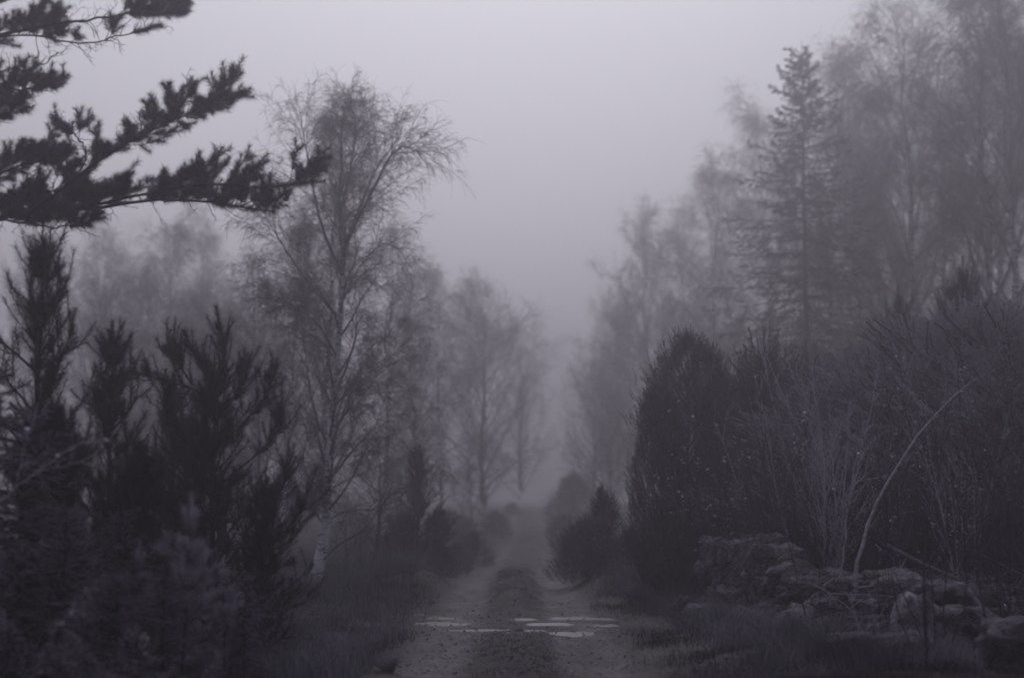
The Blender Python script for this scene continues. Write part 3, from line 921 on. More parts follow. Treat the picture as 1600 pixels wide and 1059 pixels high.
# thicket on the right
jplace('bank', 1480, 25, 500, 'broad dull bush with a curly top, middle one of the right-hand bank', 0.6, 1.0, cat='bush')
jplace('bank', 1590, 24, 500, 'broad dull bush with a curly top, cut by the right edge', 1.9, 1.0, cat='bush')
jplace('bank', 1375, 26, 560, 'dull bush on the left shoulder of the curly-topped bank', 3.0, 0.9, cat='bush')
jplace('bank', 1440, 28.5, 520, 'curly-topped dull bush behind the middle of the right-hand bank', 2.6, 0.9, cat='bush')
jplace('bank', 1545, 27.5, 505, 'curly-topped dull bush in the gap before the right edge of the bank', 5.0, 0.9, cat='bush')
jplace('bush', 1270, 27, 600, 'dim bush behind the thin saplings right of the tall juniper', 4.1, 0.85, cat='bush')
jplace('bush', 1200, 28, 560, 'dim bush behind the leafy saplings next to the juniper', 5.3, 0.8, cat='bush')
jplace('bush', 1340, 22, 740, 'low dark bush deep in the thicket above the stone wall', 0.1, 1.1, cat='bush')
jplace('bush', 1230, 23, 760, 'low dark bush behind the highest part of the stone wall', 2.9, 1.1, cat='bush')
jplace('bush', 1460, 20.5, 760, 'low dark bush in the thicket behind the triangular boulder', 4.0, 1.1, cat='bush')
jplace('bush', 1580, 18, 800, 'low dark bush at the right edge behind the brush pile', 1.1, 1.0, cat='bush')

# ------------------------------------------------------------------ young pines
PIN = {}
PIN['p'] = young_pine('pine_tree', 51, 3.0, spread=1.2, shoots=7, nb=6, whorl=0.27, k=120, needle=0.10, width=0.0036, shoot_len=0.34)
PIN['q'] = young_pine('pine_tree', 52, 3.0, spread=1.0, shoots=6, rise=1.0, whorl=0.32, nb=6, k=120, needle=0.10, width=0.0036, shoot_len=0.34)
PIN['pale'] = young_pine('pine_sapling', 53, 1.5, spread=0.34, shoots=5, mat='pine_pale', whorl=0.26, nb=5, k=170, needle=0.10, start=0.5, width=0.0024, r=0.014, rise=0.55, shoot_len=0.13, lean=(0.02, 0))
GRP = 'young pines in the dark corner at left'


def pplace(kind, px, d, top, label, rz=0.0, wide=1.0, cat='pine'):
    return place(kind, px, d, top, label, rz, wide, GRP, cat, {'p': 3.3, 'q': 3.3, 'pale': 1.8}[kind], PIN)


bb_ = np.array([X(330, 15.5), 15.5, 0]); bb_[2] = gz(bb_[0], 15.5)
ex_ = [WL(p_, 15.5, bb_) for p_ in ([(335, 640), (310, 612), (275, 600), (240, 590), (208, 582)], [(335, 640), (345, 590), (352, 550), (345, 515)],
       [(340, 700), (390, 650), (420, 610), (428, 575)], [(340, 760), (400, 710), (438, 670), (436, 640)], [(335, 720), (290, 690), (262, 650), (256, 612)],
       [(340, 820), (400, 800), (440, 760), (447, 732)], [(340, 860), (410, 850), (455, 820), (473, 785)], [(330, 800), (290, 800), (250, 790)],
       [(335, 640), (375, 610), (385, 570)], [(300, 600), (280, 570), (262, 545)], [(335, 640), (322, 580), (300, 545)])]
yb = young_pine('pine_tree', 57, 2.9, spread=1.0, shoots=6, nb=6, whorl=0.27, k=120, needle=0.10, width=0.0036, shoot_len=0.30, extra=ex_)
yb.location = tuple(bb_)
tag(yb, 'bushy young pine before the birches, one limb reaching left over the gap', 'pine', GRP)
pplace('p', 300, 16.8, 640, 'young pine in shadow behind the bushy one with the limb reaching left', 0.5, 1.0)
pplace('q', 175, 15.0, 508, 'young pine with a candelabra top left of the bushy one', 1.5, 0.95)
pplace('q', 60, 14.0, 360, 'tall dark young pine at the left edge under the overhanging bough', 2.5, 0.9)
pplace('p', 415, 14.5, 740, 'lower young pine whose shoots point right towards the birch trunk', 3.2, 1.1)
pplace('p', 215, 13.0, 680, 'young pine in shadow below the candelabra-topped one', 4.4, 1.1)
pplace('p', 90, 12.5, 620, 'very dark young pine low in the left corner', 0.9, 1.1)
pplace('q', 270, 17.5, 600, 'slim young pine standing behind the other two, between their tops', 5.5, 1.0)
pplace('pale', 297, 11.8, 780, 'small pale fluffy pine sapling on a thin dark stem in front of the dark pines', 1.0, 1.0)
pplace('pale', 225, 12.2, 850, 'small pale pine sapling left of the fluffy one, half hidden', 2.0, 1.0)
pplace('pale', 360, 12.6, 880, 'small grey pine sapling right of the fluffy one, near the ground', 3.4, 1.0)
pplace('p', 655, 34, 690, 'slim dark evergreen in mist at the left side of the far track', 1.2, 0.85)
pplace('p', 1515, 27, 410, 'dark pine rising out of the curly-topped bank at right', 1.0, 0.8)
pplace('p', 1410, 30, 455, 'small dim pine left of the dark one above the bank', 2.1, 0.6)

# spruce saplings with drooping sprays, dark corner
SP = {'s': spruce('spruce_sapling', 71, 2.4, spread=0.95, r=0.03, tiers=17, nb=8, needle=0.026, width=0.005, k2=10, kn=50, droop=1.0, power=0.7, mat='sapspruce')}


def splace(px, d, top, label, rz=0.0, wide=1.0):
    return place('s', px, d, top, label, rz, wide, 'young spruces in the dark corner at left', 'spruce', 2.4, SP)


splace(40, 12.0, 640, 'dark young spruce with feathery drooping sprays at the left edge', 0.2, 1.1)
splace(110, 11.2, 790, 'low feathery spruce in the bottom left corner', 1.7, 1.3)
splace(-40, 11.5, 560, 'feathery spruce mostly outside the left edge', 3.3, 1.1)
splace(265, 11.4, 900, 'lowest feathery spruce near the bottom edge below the pale sapling', 2.4, 1.5)
splace(195, 12.4, 800, 'dark feathery spruce between the corner spruce and the pale sapling', 4.6, 1.2)
splace(390, 13.2, 900, 'small dark spruce hard by the pale grass tussock', 5.4, 1.1)

# ------------------------------------------------------------------ the big pine with the overhanging boughs
DP = 15.5
rng = np.random.default_rng(77)
bp_ = np.array([X(-190, DP), DP, 0.0]); bp_[2] = gz(bp_[0], DP)
big = empty('pine_tree', tuple(bp_))
tag(big, 'old pine whose long boughs hang into the top left from outside the frame', 'pine')
tr = np.array([[0, 0, -0.2], [0.03, 0, 1.5], [0.0, 0.05, 3.2], [-0.08, 0.1, 5], [-0.02, 0.1, 7], [0.1, 0, 9]])
MB().tubes(resample(tr, 14), np.linspace(0.19, 0.03, 14), 12).build('trunk', M['darkbark'], big)
BOUGHS = [
    ([(-190, 345), (-60, 345), (60, 330), (150, 325), (250, 312), (340, 318), (425, 332)], 0.035, 0.9),
    ([(-60, 345), (40, 335), (140, 322), (240, 300), (335, 290), (415, 292), (478, 288)], 0.022, 1.15),
    ([(40, 335), (90, 300), (150, 255), (215, 215), (270, 190), (320, 165), (350, 150)], 0.022, 1.0),
    ([(120, 280), (135, 240), (120, 215), (100, 200)], 0.010, 0.8),
    ([(215, 215), (250, 190), (285, 165), (302, 135)], 0.010, 1.0),
    ([(-190, 330), (-80, 300), (0, 270), (50, 255), (85, 250)], 0.02, 1.0),
    ([(-190, 345), (-60, 335), (20, 320), (70, 300), (110, 300)], 0.02, 1.1),
    ([(-60, 345), (20, 345), (80, 355), (140, 350)], 0.016, 0.6),
    ([(-190, 120), (-60, 70), (30, 50), (110, 35), (190, 25), (280, 20)], 0.028, 1.0),
    ([(-60, 70), (40, 55), (130, 68), (190, 55), (250, 40)], 0.012, 0.45),
    ([(-190, 60), (-60, 20), (60, -10), (160, -15), (240, 0)], 0.025, 1.2),
    ([(-190, 20), (-20, -30), (80, -50), (200, -45)], 0.025, 1.2),
    ([(-190, 200), (-80, 160), (-10, 140), (40, 140), (60, 138)], 0.018, 0.75),
    ([(-190, 230), (-60, 205), (-10, 190), (15, 180)], 0.014, 0.8),
    ([(-60, 160), (0, 112), (50, 108), (92, 82)], 0.008, 0.0),
]
for bi, (pts, r_, fol) in enumerate(BOUGHS):
    dz = [0.35 * math.sin(bi * 2.1 + k * 0.55) for k in range(len(pts))]
    q = resample(WL([(p[0], p[1], dz[k] * (k > 0)) for k, p in enumerate(pts)], DP, bp_), 22)
    q = q + rng.normal(size=q.shape) * 0.008
    bo = MB().tubes(q, np.linspace(r_, 0.006, 22), 6).build('bough', M['darkbark'], big)
    Q = q[None]
    nl = max(6, int(plen(Q)[0] / 0.11))
    t0 = 0.42 if r_ > 0.02 else 0.15
    tw = MB(); ne = MB()
    # bare wiry twigs below and around
    p, t, tt, _ = sample(rng, Q, nl, 0.2, 0.98)
    B = grow(rng, p, side(rng, t, 0.9), 0.16 + 0.22 * rng.random(len(p)), 6, 0.28, 0.02)
    tw.tubes(B, taper(len(B), 7, 0.006, 0.002), 3)
    p2, t2, _, _ = sample(rng, B, 3, 0.3, 1)
    C = grow(rng, p2, side(rng, t2, 0.8), 0.10, 4, 0.3, 0.0)
    tw.tubes(C, taper(len(C), 5, 0.003, 0.0015), 3)
    tw.build('twigs', M['darkbark'], bo, kind='stuff')
    if fol > 0:
        p, t, tt, _ = sample(rng, Q, int(nl * 1.9 * fol) + 3, t0 * 0.6, 1.0)
        cl = fbm(p[:, 0] * 3.2 + bi * 7, p[:, 2] * 2.0, 5, 2)
        kp = cl > 0.44
        p, t, tt = p[kp], t[kp], tt[kp]
        d_ = side(rng, t, 0.7); d_[:, 2] = np.abs(d_[:, 2]) * 0.9 + 0.28; d_[:, 1] *= 1.2
        B = grow(rng, p, d_, (0.10 + 0.24 * rng.random(len(p))) * (0.8 + 0.5 * fol), 5, 0.14, 0.03)
        ne.tubes(B, taper(len(B), 6, 0.006, 0.003), 3)
        brush(ne, rng, B, 150, 0.35, 0.095, 0.004, 1.05)
        p2, t2, _, _ = sample(rng, B, 5, 0.35, 1.0)
        C = grow(rng, p2, side(rng, t2, 0.75), 0.07 + 0.09 * rng.random(len(p2)), 3, 0.08, 0.12)
        brush(ne, rng, C, 110, 0.05, 0.09, 0.0048, 1.05)
        brush(ne, rng, Q, 700, 0.82, 0.11, 0.0048, 1.05)
        ne.build('needles', M['bough'], bo)

# ------------------------------------------------------------------ saplings in the right-hand thicket
SAP = {}
SAP['t1'] = sapling_clump('bare_sapling', 81, 3.0, 9, 0.18)
SAP['t2'] = sapling_clump('bare_sapling', 82, 3.0, 7, 0.30, mat='darkbark')
SAP['t4'] = sapling_clump('pale_sapling', 84, 3.0, 7, 0.35, mat='palebark', leaves=12)
SAP['t3'] = sapling_clump('leafy_sapling', 83, 3.0, 8, 0.30, leaves=70)
GRS = 'thin saplings of the right-hand thicket'


def tplace(kind, px, d, top, label, rz=0.0, wide=1.0):
    return place(kind, px, d, top, label, rz, wide, GRS, 'sapling', 3.0, SAP)


rr_ = np.random.default_rng(8)
SP_ = [('t3', 1115, 23.5, 600, 'sapling with pale specks of leaf in front of the tall juniper'),
       ('t3', 1165, 22.8, 560, 'sapling with bright leaf specks right of the tall juniper'),
       ('t1', 1200, 22.0, 540, 'straight bare sapling clump rising behind the top stone of the wall'),
       ('t3', 1240, 21.5, 580, 'speckled sapling behind the highest part of the wall'),
       ('t4', 1265, 21.5, 500, 'dense upright saplings in the middle of the thicket'),
       ('t2', 1300, 20.5, 620, 'dark spreading sapling clump above the low part of the wall'),
       ('t4', 1335, 21.0, 560, 'upright saplings behind the curved pale stem'),
       ('t2', 1370, 19.5, 600, 'dark sapling clump crossing the curved pale stem'),
       ('t1', 1400, 20.5, 520, 'tall upright saplings behind the triangular boulder'),
       ('t3', 1430, 19.5, 600, 'leaf-flecked sapling under the arching tip of the pale stem'),
       ('t2', 1460, 19.0, 560, 'dark saplings right of the triangular boulder'),
       ('t4', 1490, 18.5, 580, 'close-set upright saplings under the curly-topped bank'),
       ('t3', 1525, 18.0, 620, 'leaf-flecked sapling near the right edge'),
       ('t1', 1560, 17.5, 560, 'upright saplings second from the right edge'),
       ('t2', 1595, 17.0, 600, 'dark spreading sapling cut by the right edge'),
       ('t1', 1640, 17.0, 560, 'sapling clump just outside the right edge'),
       ('t4', 1215, 25.0, 520, 'dim sapling clump between the juniper and the spruce foot'),
       ('t4', 1290, 25.5, 480, 'dim tall saplings below the spruce'),
       ('t4', 1355, 24.5, 500, 'dim tall saplings left of the curly-topped bank'),
       ('t3', 950, 28.5, 800, 'low sapling with bright flecks in front of the small pointed juniper'),
       ('t3', 1003, 26.5, 700, 'sapling with a few flecks at the left flank of the tall juniper'),
       ('t2', 575, 29.5, 760, 'thin dark saplings right of the white birch trunk'),
       ('t1', 435, 30.5, 720, 'thin saplings left of the white birch trunk'),
       ('t1', 640, 34.0, 760, 'thin misty saplings round the slim dark evergreen by the far track'),
       ('t2', 255, 20.0, 600, 'thin dark saplings between the young pines at left'),
       ('t1', 420, 22.0, 640, 'thin saplings behind the right-hand young pine')]
for i, (k_, px, d, top, lab) in enumerate(SP_):
    tplace(k_, px, d, top, lab, i * 1.7, 0.85 + 0.3 * rr_.random())


# foreground stems on the right, each its own shrub
def stem_shrub(name, label, mat, stems, cat, leaf=None, d0=16.5, twk=5, tl=0.35, rr=0.006, seed=1):
    """stems: list of (pixel points, radius); the first point is the foot"""
    r_ = np.random.default_rng(seed)
    f = stems[0][0][0]
    base = W(f[0], f[1], d0); base[2] = gz(base[0], d0)
    root = empty(name, tuple(base))
    A = []
    tw = MB()
    for pts, r0 in stems:
        q = resample(WL(pts, d0, base), 14)
        q = q + r_.normal(size=q.shape) * 0.006
        MB().tubes(q, np.linspace(r0, 0.003, 14), 6).build('stem', M[mat], root)
        A.append(q)
    A = np.array(A)
    p, t, tt, i = sample(r_, A, twk, 0.25, 1.0)
    B = grow(r_, p, side(r_, t, 0.7), tl * (0.4 + r_.random(len(p))), 6, 0.13, 0.06)
    tw.tubes(B, taper(len(B), 7, rr, 0.002), 4)
    p, t, tt, i = sample(r_, B, 3, 0.2, 1.0)
    C = grow(r_, p, side(r_, t, 0.7), tl * 0.4 * (0.4 + r_.random(len(p))), 4, 0.14, 0.05)
    tw.tubes(C, taper(len(C), 5, rr * 0.5, 0.0015), 3)
    tw.build('twigs', M[mat], root, kind='stuff')
    if leaf:
        p, t, _, _ = sample(r_, C, 1, 0.6, 1.0)
        kk = r_.choice(len(p), min(leaf, len(p)), replace=False)
        MB().leaves(p[kk], side(r_, t[kk], 1.0) - np.array([0, 0, 0.6]), 0.05, 0.035, r_).build('leaves', M['leaf'], root)
    tag(root, label, cat)
    return root


stem_shrub('leaning_stem', 'long pale stem curving up to the right out of the thicket', 'palebark',
           [([(1336, 925), (1340, 880), (1352, 830), (1380, 765), (1420, 700), (1470, 640), (1520, 595), (1570, 572)], 0.026),
            ([(1453, 662), (1440, 640), (1425, 612)], 0.007), ([(1508, 604), (1500, 585), (1490, 565)], 0.006)], 'sapling', d0=17.6, twk=4, seed=3, leaf=6)
stem_shrub('forked_sapling', 'pale forked sapling beside the foot of the long curving stem', 'palebark',
           [([(1308, 930), (1315, 880), (1322, 830), (1320, 780)], 0.016), ([(1322, 775), (1300, 750), (1272, 728)], 0.007),
            ([(1322, 778), (1338, 755), (1352, 740), (1354, 720)], 0.007)], 'sapling', d0=18.0, twk=4, seed=4, tl=0.3)
stem_shrub('dead_branch', 'dark dead branch slanting down to the foot of the long curving stem', 'stick',
           [([(1335, 862), (1310, 840), (1280, 815), (1248, 798)], 0.014), ([(1250, 795), (1255, 760), (1265, 730), (1280, 690)], 0.007)], 'branch', d0=17.9, twk=3, seed=5, tl=0.25)
stem_shrub('bare_shrub', 'thin branching shrub standing in front of the stone wall', 'bark',
           [([(1270, 1010), (1258, 960), (1245, 905), (1236, 860), (1225, 835), (1190, 820), (1155, 790)], 0.011),
            ([(1236, 862), (1240, 835), (1238, 805)], 0.006), ([(1225, 835), (1195, 805), (1170, 775), (1160, 750)], 0.006)], 'shrub', d0=17.3, twk=6, seed=6)
stem_shrub('bare_shrub', 'dark upright whips in front of the triangular boulder', 'darkbark',
           [([(1475, 1075), (1462, 1000), (1458, 930), (1450, 850), (1452, 780)], 0.010), ([(1480, 1075), (1490, 1000), (1508, 940), (1508, 860), (1502, 760)], 0.014),
            ([(1470, 1075), (1440, 990), (1400, 900), (1385, 850)], 0.008), ([(1470, 1075), (1455, 1010), (1438, 950)], 0.006),
            ([(1485, 1075), (1475, 960), (1480, 860), (1478, 740)], 0.008), ([(1465, 1075), (1405, 960), (1390, 840), (1382, 760)], 0.007)],
           'shrub', d0=13.3, twk=5, seed=7, tl=0.25, rr=0.004)
stem_shrub('bare_shrub', 'thorny pale twigs hanging in front of the low wall near the bottom edge', 'palebark',
           [([(1322, 1065), (1325, 1030), (1340, 995), (1338, 965), (1320, 945), (1290, 925), (1262, 905)], 0.007),
            ([(1325, 1030), (1345, 1000), (1360, 975), (1380, 960)], 0.006), ([(1338, 970), (1332, 940), (1340, 920)], 0.005)], 'shrub', d0=14.0, twk=6, seed=8, tl=0.18, rr=0.003)
stem_shrub('bare_shrub', 'thin bare shrub right of the brush pile at the right edge', 'bark',
           [([(1560, 1040), (1570, 960), (1555, 880), (1560, 800), (1590, 740)], 0.009), ([(1560, 1040), (1540, 950), (1545, 860), (1530, 790)], 0.008),
            ([(1565, 1040), (1590, 940), (1600, 860), (1590, 770)], 0.008)], 'shrub', d0=15.0, twk=7, seed=9, tl=0.4)
stem_shrub('bare_shrub', 'slender grey shrub whose twigs cross the upper half of the thicket', 'bark',
           [([(1395, 900), (1408, 800), (1402, 700), (1392, 640), (1370, 610), (1340, 600)], 0.012), ([(1402, 700), (1412, 650), (1408, 590), (1405, 530)], 0.008),
            ([(1400, 720), (1440, 690), (1470, 650)], 0.006)], 'shrub', d0=18.4, twk=7, seed=10, leaf=14)
stem_shrub('bare_shrub', 'tall dark whip with a fork in the right half of the thicket', 'darkbark',
           [([(1535, 850), (1532, 750), (1510, 680), (1498, 620), (1500, 520)], 0.010), ([(1534, 745), (1565, 715), (1590, 695)], 0.006)], 'shrub', d0=18.0, twk=6, seed=12, leaf=10)

wh_ = [o for o in scene.objects if o.get('label', '').startswith('dark upright whips')][0]
for px, d, rz, sc, lab in [(1375, 15.2, 1.1, 0.75, 'dark bare whips rising before the low middle of the stone wall'),
                           (1555, 13.8, 2.3, 1.0, 'dark bare whips near the right edge over the mossy rocks'),
                           (1290, 16.4, 3.6, 0.6, 'short dark whips at the wall foot left of the thorny twigs'),
                           (1435, 12.6, 4.4, 0.7, 'dark whips nearest the bottom edge below the boulder'),
                           (1615, 15.4, 5.5, 1.1, 'tall dark whips cut by the right edge above the rocks'),
                           (1180, 20.4, 0.4, 0.7, 'short dark whips leaning on the left end of the wall')]:
    copy_thing(wh_, (X(px, d), d, gz(X(px, d), d) - 0.05), rz, sc, lab)
# bottom left: twigs with withered leaves
stem_shrub('bare_shrub', 'pale forked twigs with two withered leaves in front of the dark corner', 'palebark',
           [([(-10, 790), (20, 765), (60, 735), (110, 700), (155, 685)], 0.006), ([(22, 775), (30, 730), (45, 680), (62, 630)], 0.005), ([(60, 735), (100, 728), (150, 712)], 0.004)],
           'shrub', d0=10.5, twk=3, seed=13, tl=0.12, rr=0.0025, leaf=5)
stem_shrub('bare_shrub', 'dark curved stems at the bottom left corner', 'bark',
           [([(45, 1075), (38, 1010), (22, 960), (0, 925)], 0.012), ([(30, 1075), (25, 1020), (5, 980)], 0.007), ([(85, 1075), (80, 1010), (78, 945)], 0.005)],
           'shrub', d0=10.8, twk=3, seed=14, tl=0.2, rr=0.003)


# ------------------------------------------------------------------ withered bracken
def bracken(name, seed, L=0.6):
    r_ = np.random.default_rng(seed)
    root = empty(name)
    q = grow(r_, np.array([[0, 0, -0.03]]), np.array([[0.3, 0, 1.0]]), np.array([L]), 10, 0.05, 0.0, -0.22)
    MB().tubes(q, taper(1, 11, 0.004, 0.0012), 4).build('stalk', M['stick'], root)
    mb = MB()
    p, t, tt, _ = sample(r_, q, 22, 0.35, 1.0, False)
    sgn = np.where(np.arange(len(p)) % 2 == 0, 1.0, -1.0)[:, None]
    d = unit(np.cross(t, np.array([[0, 0, 1.0]])) * sgn + t * 0.5 - np.array([0, 0, 0.25]))
    F = grow(r_, p, d, L * 0.30 * (1.25 - tt), 4, 0.08, -0.12)
    mb.tubes(F, taper(len(F), 5, 0.002, 0.001), 3)
    p2, t2, _, _ = sample(r_, F, 12, 0.05, 1.0)
    mb.leaves(p2, side(r_, t2, 1.2), 0.022, 0.012, r_)
    mb.build('leaflets', M['deadleaf'], root)
    return root


fern = bracken('bracken_frond', 91)
FE = [(90, 9.6, 1000, 'withered bracken frond arching in the bottom left corner'), (180, 10.2, 985, 'withered bracken frond right of the corner stems'),
      (250, 10.6, 960, 'withered bracken frond below the pale pine sapling'), (300, 11.0, 1010, 'low bracken frond at the bottom edge under the pale pine sapling'),
      (70, 10.4, 940, 'pale curled bracken frond held highest in the left corner'), (350, 12.2, 1000, 'bracken frond near the big grass tussock'),
      (30, 10.0, 890, 'curled bracken frond by the left edge'), (1540, 14.5, 1000, 'bracken frond on the mossy rock at bottom right'),
      (1420, 14.2, 1020, 'bracken frond below the triangular boulder'), (220, 9.8, 1040, 'bracken frond lying at the bottom edge')]
for i, (px, d, top, lab) in enumerate(FE):
    x_ = X(px, d); z_ = gz(x_, d)
    h = max(0.35, W(px, top, d)[2] - z_)
    if i == 0:
        fern.location = (x_, d, z_); fern.scale = (h / 0.5,) * 3; fern.rotation_euler = (0, 0, 1.0); tag(fern, lab, 'bracken', 'withered bracken fronds')
    else:
        copy_thing(fern, (x_, d, z_), i * 2.1, h / 0.5, lab, 'withered bracken fronds')


# ------------------------------------------------------------------ stones
def stone_mesh(seed, n=7, sq=3.2, rough=0.16, soft=1.0):
    """rounded irregular block, unit half size"""
    bm_v, faces, idx = [], [], {}
    g = np.linspace(-1, 1, n)
    for ax in range(3):
        for s in (-1, 1):
            ids = np.empty((n, n), int)
            for i in range(n):
                for j in range(n):
                    c = [0, 0, 0]; c[ax] = s; c[(ax + 1) % 3] = g[i]; c[(ax + 2) % 3] = g[j]
                    key = tuple(round(v, 5) for v in c)
                    if key not in idx:
                        idx[key] = len(bm_v); bm_v.append(key)
                    ids[i, j] = idx[key]
            for i in range(n - 1):
                for j in range(n - 1):
                    f = [ids[i, j], ids[i + 1, j], ids[i + 1, j + 1], ids[i, j + 1]]
                    faces.append(f if s > 0 else f[::-1])
    V = np.array(bm_v, float)
    nrm = (np.abs(V) ** sq).sum(1, keepdims=True) ** (1 / sq)
    V = V / nrm
    off = Vector((seed * 3.7, seed * 1.3, seed * 7.1))
    out = []
    for v in V:
        p = Vector(v)
        k = mnoise.fractal(p * 1.3 + off, 0.7, 2.1, 5) * rough * 1.7 + mnoise.noise(p * 0.9 - off) * 0.30 * soft - 0.16 * soft * max(0, mnoise.cell(p * 1.2 + off) - 0.4)
        out.append(p * (1 + k))
    mb = MB(); mb.add(np.array([tuple(p) for p in out]), faces)
    return mb


SM = [stone_mesh(s + 1, n=9, sq=2.8 + 0.9 * (s % 3)).mesh('stone', M['stone'] if s % 4 else M['moss']) for s in range(9)]
wall = empty('stone_wall', (3.9, 19.5, 0.0))
tag(wall, 'tumbled dry stone wall of rounded mossy stones along the right verge', 'stone wall')
A_, B_ = np.array([3.35, 23.4]), np.array([5.0, 15.6])
dirw = (B_ - A_) / np.linalg.norm(B_ - A_); nrmw = np.array([-dirw[1], dirw[0]]) * -1.0   # towards the track
if nrmw[0] > 0: nrmw = -nrmw
rs = np.random.default_rng(14)
Lw = np.linalg.norm(B_ - A_)
stone_first = {}


def put_stone(x, y, z, sx, sy, sz, rz, parent, tilt=0.12, mesh=None):
    o = bpy.data.objects.new('stone', mesh or SM[rs.integers(len(SM))])
    scene.collection.objects.link(o)
    o.parent = parent
    loc = parent.location
    o.location = (x - loc[0], y - loc[1], z - loc[2])
    o.scale = (sx, sy, sz)
    o.rotation_euler = (rs.normal() * tilt, rs.normal() * tilt, rz)
    return o


angw = math.atan2(dirw[1], dirw[0])
for row, (face, courses) in enumerate(((0.30, 3), (-0.12, 3))):
    for c in range(courses):
        s = rs.random() * 0.3
        while s < Lw:
            Lh = (0.13 + 0.20 * rs.random() ** 1.3)
            s += Lh
            tpos = s / Lw
            htop = 1.10 * (1 - smooth(0.20, 0.50, tpos)) + 0.66 * smooth(0.20, 0.50, tpos) - 0.12 * smooth(0.8, 1.0, tpos)
            hc = htop / courses
            if c == courses - 1 and rs.random() < 0.2 and tpos > 0.25: s += Lh; continue
            jit = rs.normal() * 0.05
            off = face * (1 - 0.12 * c) + jit
            x = A_[0] + dirw[0] * s + nrmw[0] * off; y = A_[1] + dirw[1] * s + nrmw[1] * off
            z = gz(x, y) + hc * (c + 0.5) + rs.normal() * 0.02
            put_stone(x, y, z, Lh * 1.04, 0.20 + 0.10 * rs.random(), hc * (0.50 + 0.22 * rs.random()), angw + rs.normal() * 0.35, wall, 0.22)
            s += Lh
# fallen stones at the wall's foot
for i in range(48):
    s = rs.random() * Lw; off = 0.55 + abs(rs.normal()) * 0.25
    x = A_[0] + dirw[0] * s + nrmw[0] * off; y = A_[1] + dirw[1] * s + nrmw[1] * off
    k = 0.07 + 0.14 * rs.random()
    put_stone(x, y, gz(x, y) + k * 0.35, k * 1.4, k, k * 0.8, rs.random() * 6, wall, 0.3)


# triangular boulder
def boulder(name, label, px, py_top, d, sx, sy, seed, shape='block', mat='stone', hz=None):
    soft_ = (0.05, 0.35) if shape == 'tri' else (0.14, 1.1)
    x = X(px, d); z = gz(x, d)
    h = (W(px, py_top, d)[2] - z) if hz is None else hz
    mb = stone_mesh(seed, 14, 6.0 if shape == 'tri' else 3.0, *soft_)
    V = mb.v[0].astype(float)
    if shape == 'tri':
        t = np.clip((V[:, 2] + 1) / 2, 0, 1)
        V[:, 0] = V[:, 0] * (1.0 - 0.80 * t) - 0.25 * t
        V[:, 1] *= (1 - 0.45 * t)
    mb.v[0] = (V * [sx, sy, h * 0.62]).astype(np.float32)
    o = mb.build(name, M[mat])
    o.location = (x, d, z + h * 0.42)
    tag(o, label, 'boulder')
    return o


boulder('boulder', 'large triangular pale boulder with a flat face at the near end of the wall', 1438, 932, 15.6, 0.56, 0.42, 21, 'tri')
boulder('boulder', 'flat mossy rock slab in the bottom right corner', 1590, 1012, 13.4, 0.42, 0.4, 22, mat='moss', hz=0.40)
boulder('boulder', 'low mossy rock right of the triangular boulder', 1505, 985, 15.0, 0.34, 0.33, 23, mat='moss', hz=0.42)
boulder('boulder', 'low rock at the bottom edge below the triangular boulder', 1400, 1035, 13.6, 0.32, 0.3, 24, mat='moss', hz=0.30)
boulder('boulder', 'small half-buried rock under the thorny pale twigs', 1320, 1040, 14.2, 0.28, 0.24, 25, mat='moss', hz=0.24)

# ------------------------------------------------------------------ brush pile
bpx = np.array([5.0, 16.6])
brushp = empty('brush_pile', (bpx[0], bpx[1], gz(*bpx)))
tag(brushp, 'tangled pile of dead sticks and twigs behind the triangular boulder', 'brush pile')
rb = np.random.default_rng(19)
for i in range(46):
    a = rb.random() * math.pi; L = 0.7 + 1.0 * rb.random()
    e = rb.normal() * 0.22
    c = np.array([rb.normal() * 0.55, rb.normal() * 0.35, 0.30 + 0.30 * rb.random()])
    d = np.array([math.cos(a) * math.cos(e), math.sin(a) * math.cos(e) * 0.7, math.sin(e)])
    q = grow(rb, (c - d * L / 2)[None], d[None], np.array([L]), 6, 0.09)[0]
    MB().tubes(q, np.linspace(0.010 + 0.014 * rb.random() ** 2, 0.004, 7), 5).build('stick', M['stick'] if i % 3 else M['darkbark'], brushp)
n_ = 420
c = np.stack([rb.normal(size=n_) * 0.7, rb.normal(size=n_) * 0.4, 0.05 + 0.65 * rb.random(n_)], 1)
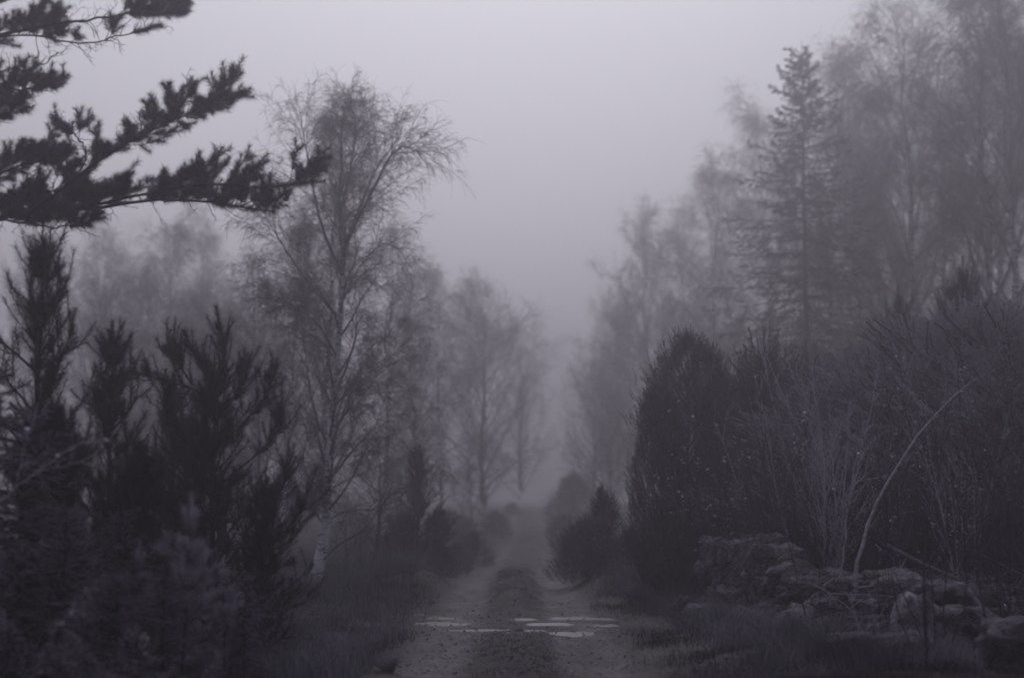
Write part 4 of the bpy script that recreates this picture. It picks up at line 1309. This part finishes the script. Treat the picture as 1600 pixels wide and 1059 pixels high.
T_ = grow(rb, c, rb.normal(size=(n_, 3)) * [1, 1, 0.45], 0.25 + 0.35 * rb.random(n_), 5, 0.2)
MB().tubes(T_, taper(n_, 6, 0.005, 0.002), 3).build('twigs', M['stick'], brushp, kind='stuff')
for i, (p0, p1, r_, lab) in enumerate([((1382, 850, 16.8), (1500, 905, 17.4), 0.028, 'cut log with a pale end lying over the brush pile'),
                                      ((1512, 920, 15.4), (1565, 985, 15.0), 0.026, 'straight broken pole leaning right of the brush pile'),
                                      ((1255, 1062, 14.2), (1345, 1022, 14.6), 0.03, 'black rotten log at the bottom edge left of the rocks')]):
    q = resample(np.array([W(*p0), (W(*p0) + W(*p1)) / 2 + [0, 0, -0.02], W(*p1)]), 8)
    o = MB().tubes(q - q[0], np.linspace(r_, r_ * 0.8, 8), 8).build('log', M['stick'] if i < 2 else M['clod'])
    o.location = tuple(q[0]); tag(o, lab, 'log')

# ------------------------------------------------------------------ haze
hm = bpy.data.materials.new('mist'); hm.use_nodes = True
hn, hl = hm.node_tree.nodes, hm.node_tree.links
hn.clear()
ho = hn.new('ShaderNodeOutputMaterial'); hv = hn.new('ShaderNodeVolumePrincipled')
hv.inputs['Color'].default_value = HAZE_COLOR
hv.inputs['Density'].default_value = HAZE_DENSITY
hv.inputs['Anisotropy'].default_value = HAZE_G
hl.new(hv.outputs[0], ho.inputs['Volume'])
zlo, zhi = float(GZ.min()) - 1.0, 30.0
mb = MB()
x0, x1, y0, y1 = -205, 205, -66, 305
mb.add([[x0, y0, zlo], [x1, y0, zlo], [x1, y1, zlo], [x0, y1, zlo], [x0, y0, zhi], [x1, y0, zhi], [x1, y1, zhi], [x0, y1, zhi]],
       [[0, 3, 2, 1], [4, 5, 6, 7], [0, 1, 5, 4], [1, 2, 6, 5], [2, 3, 7, 6], [3, 0, 4, 7]])
tag(mb.build('haze', hm, shade=False), kind='stuff')
tris = sum(len(m.loops) - 2 * len(m.polygons) for m in bpy.data.meshes)
print('unique triangles', tris, 'objects', len(scene.objects), 'top z', max((o.matrix_world.translation.z for o in scene.objects)))
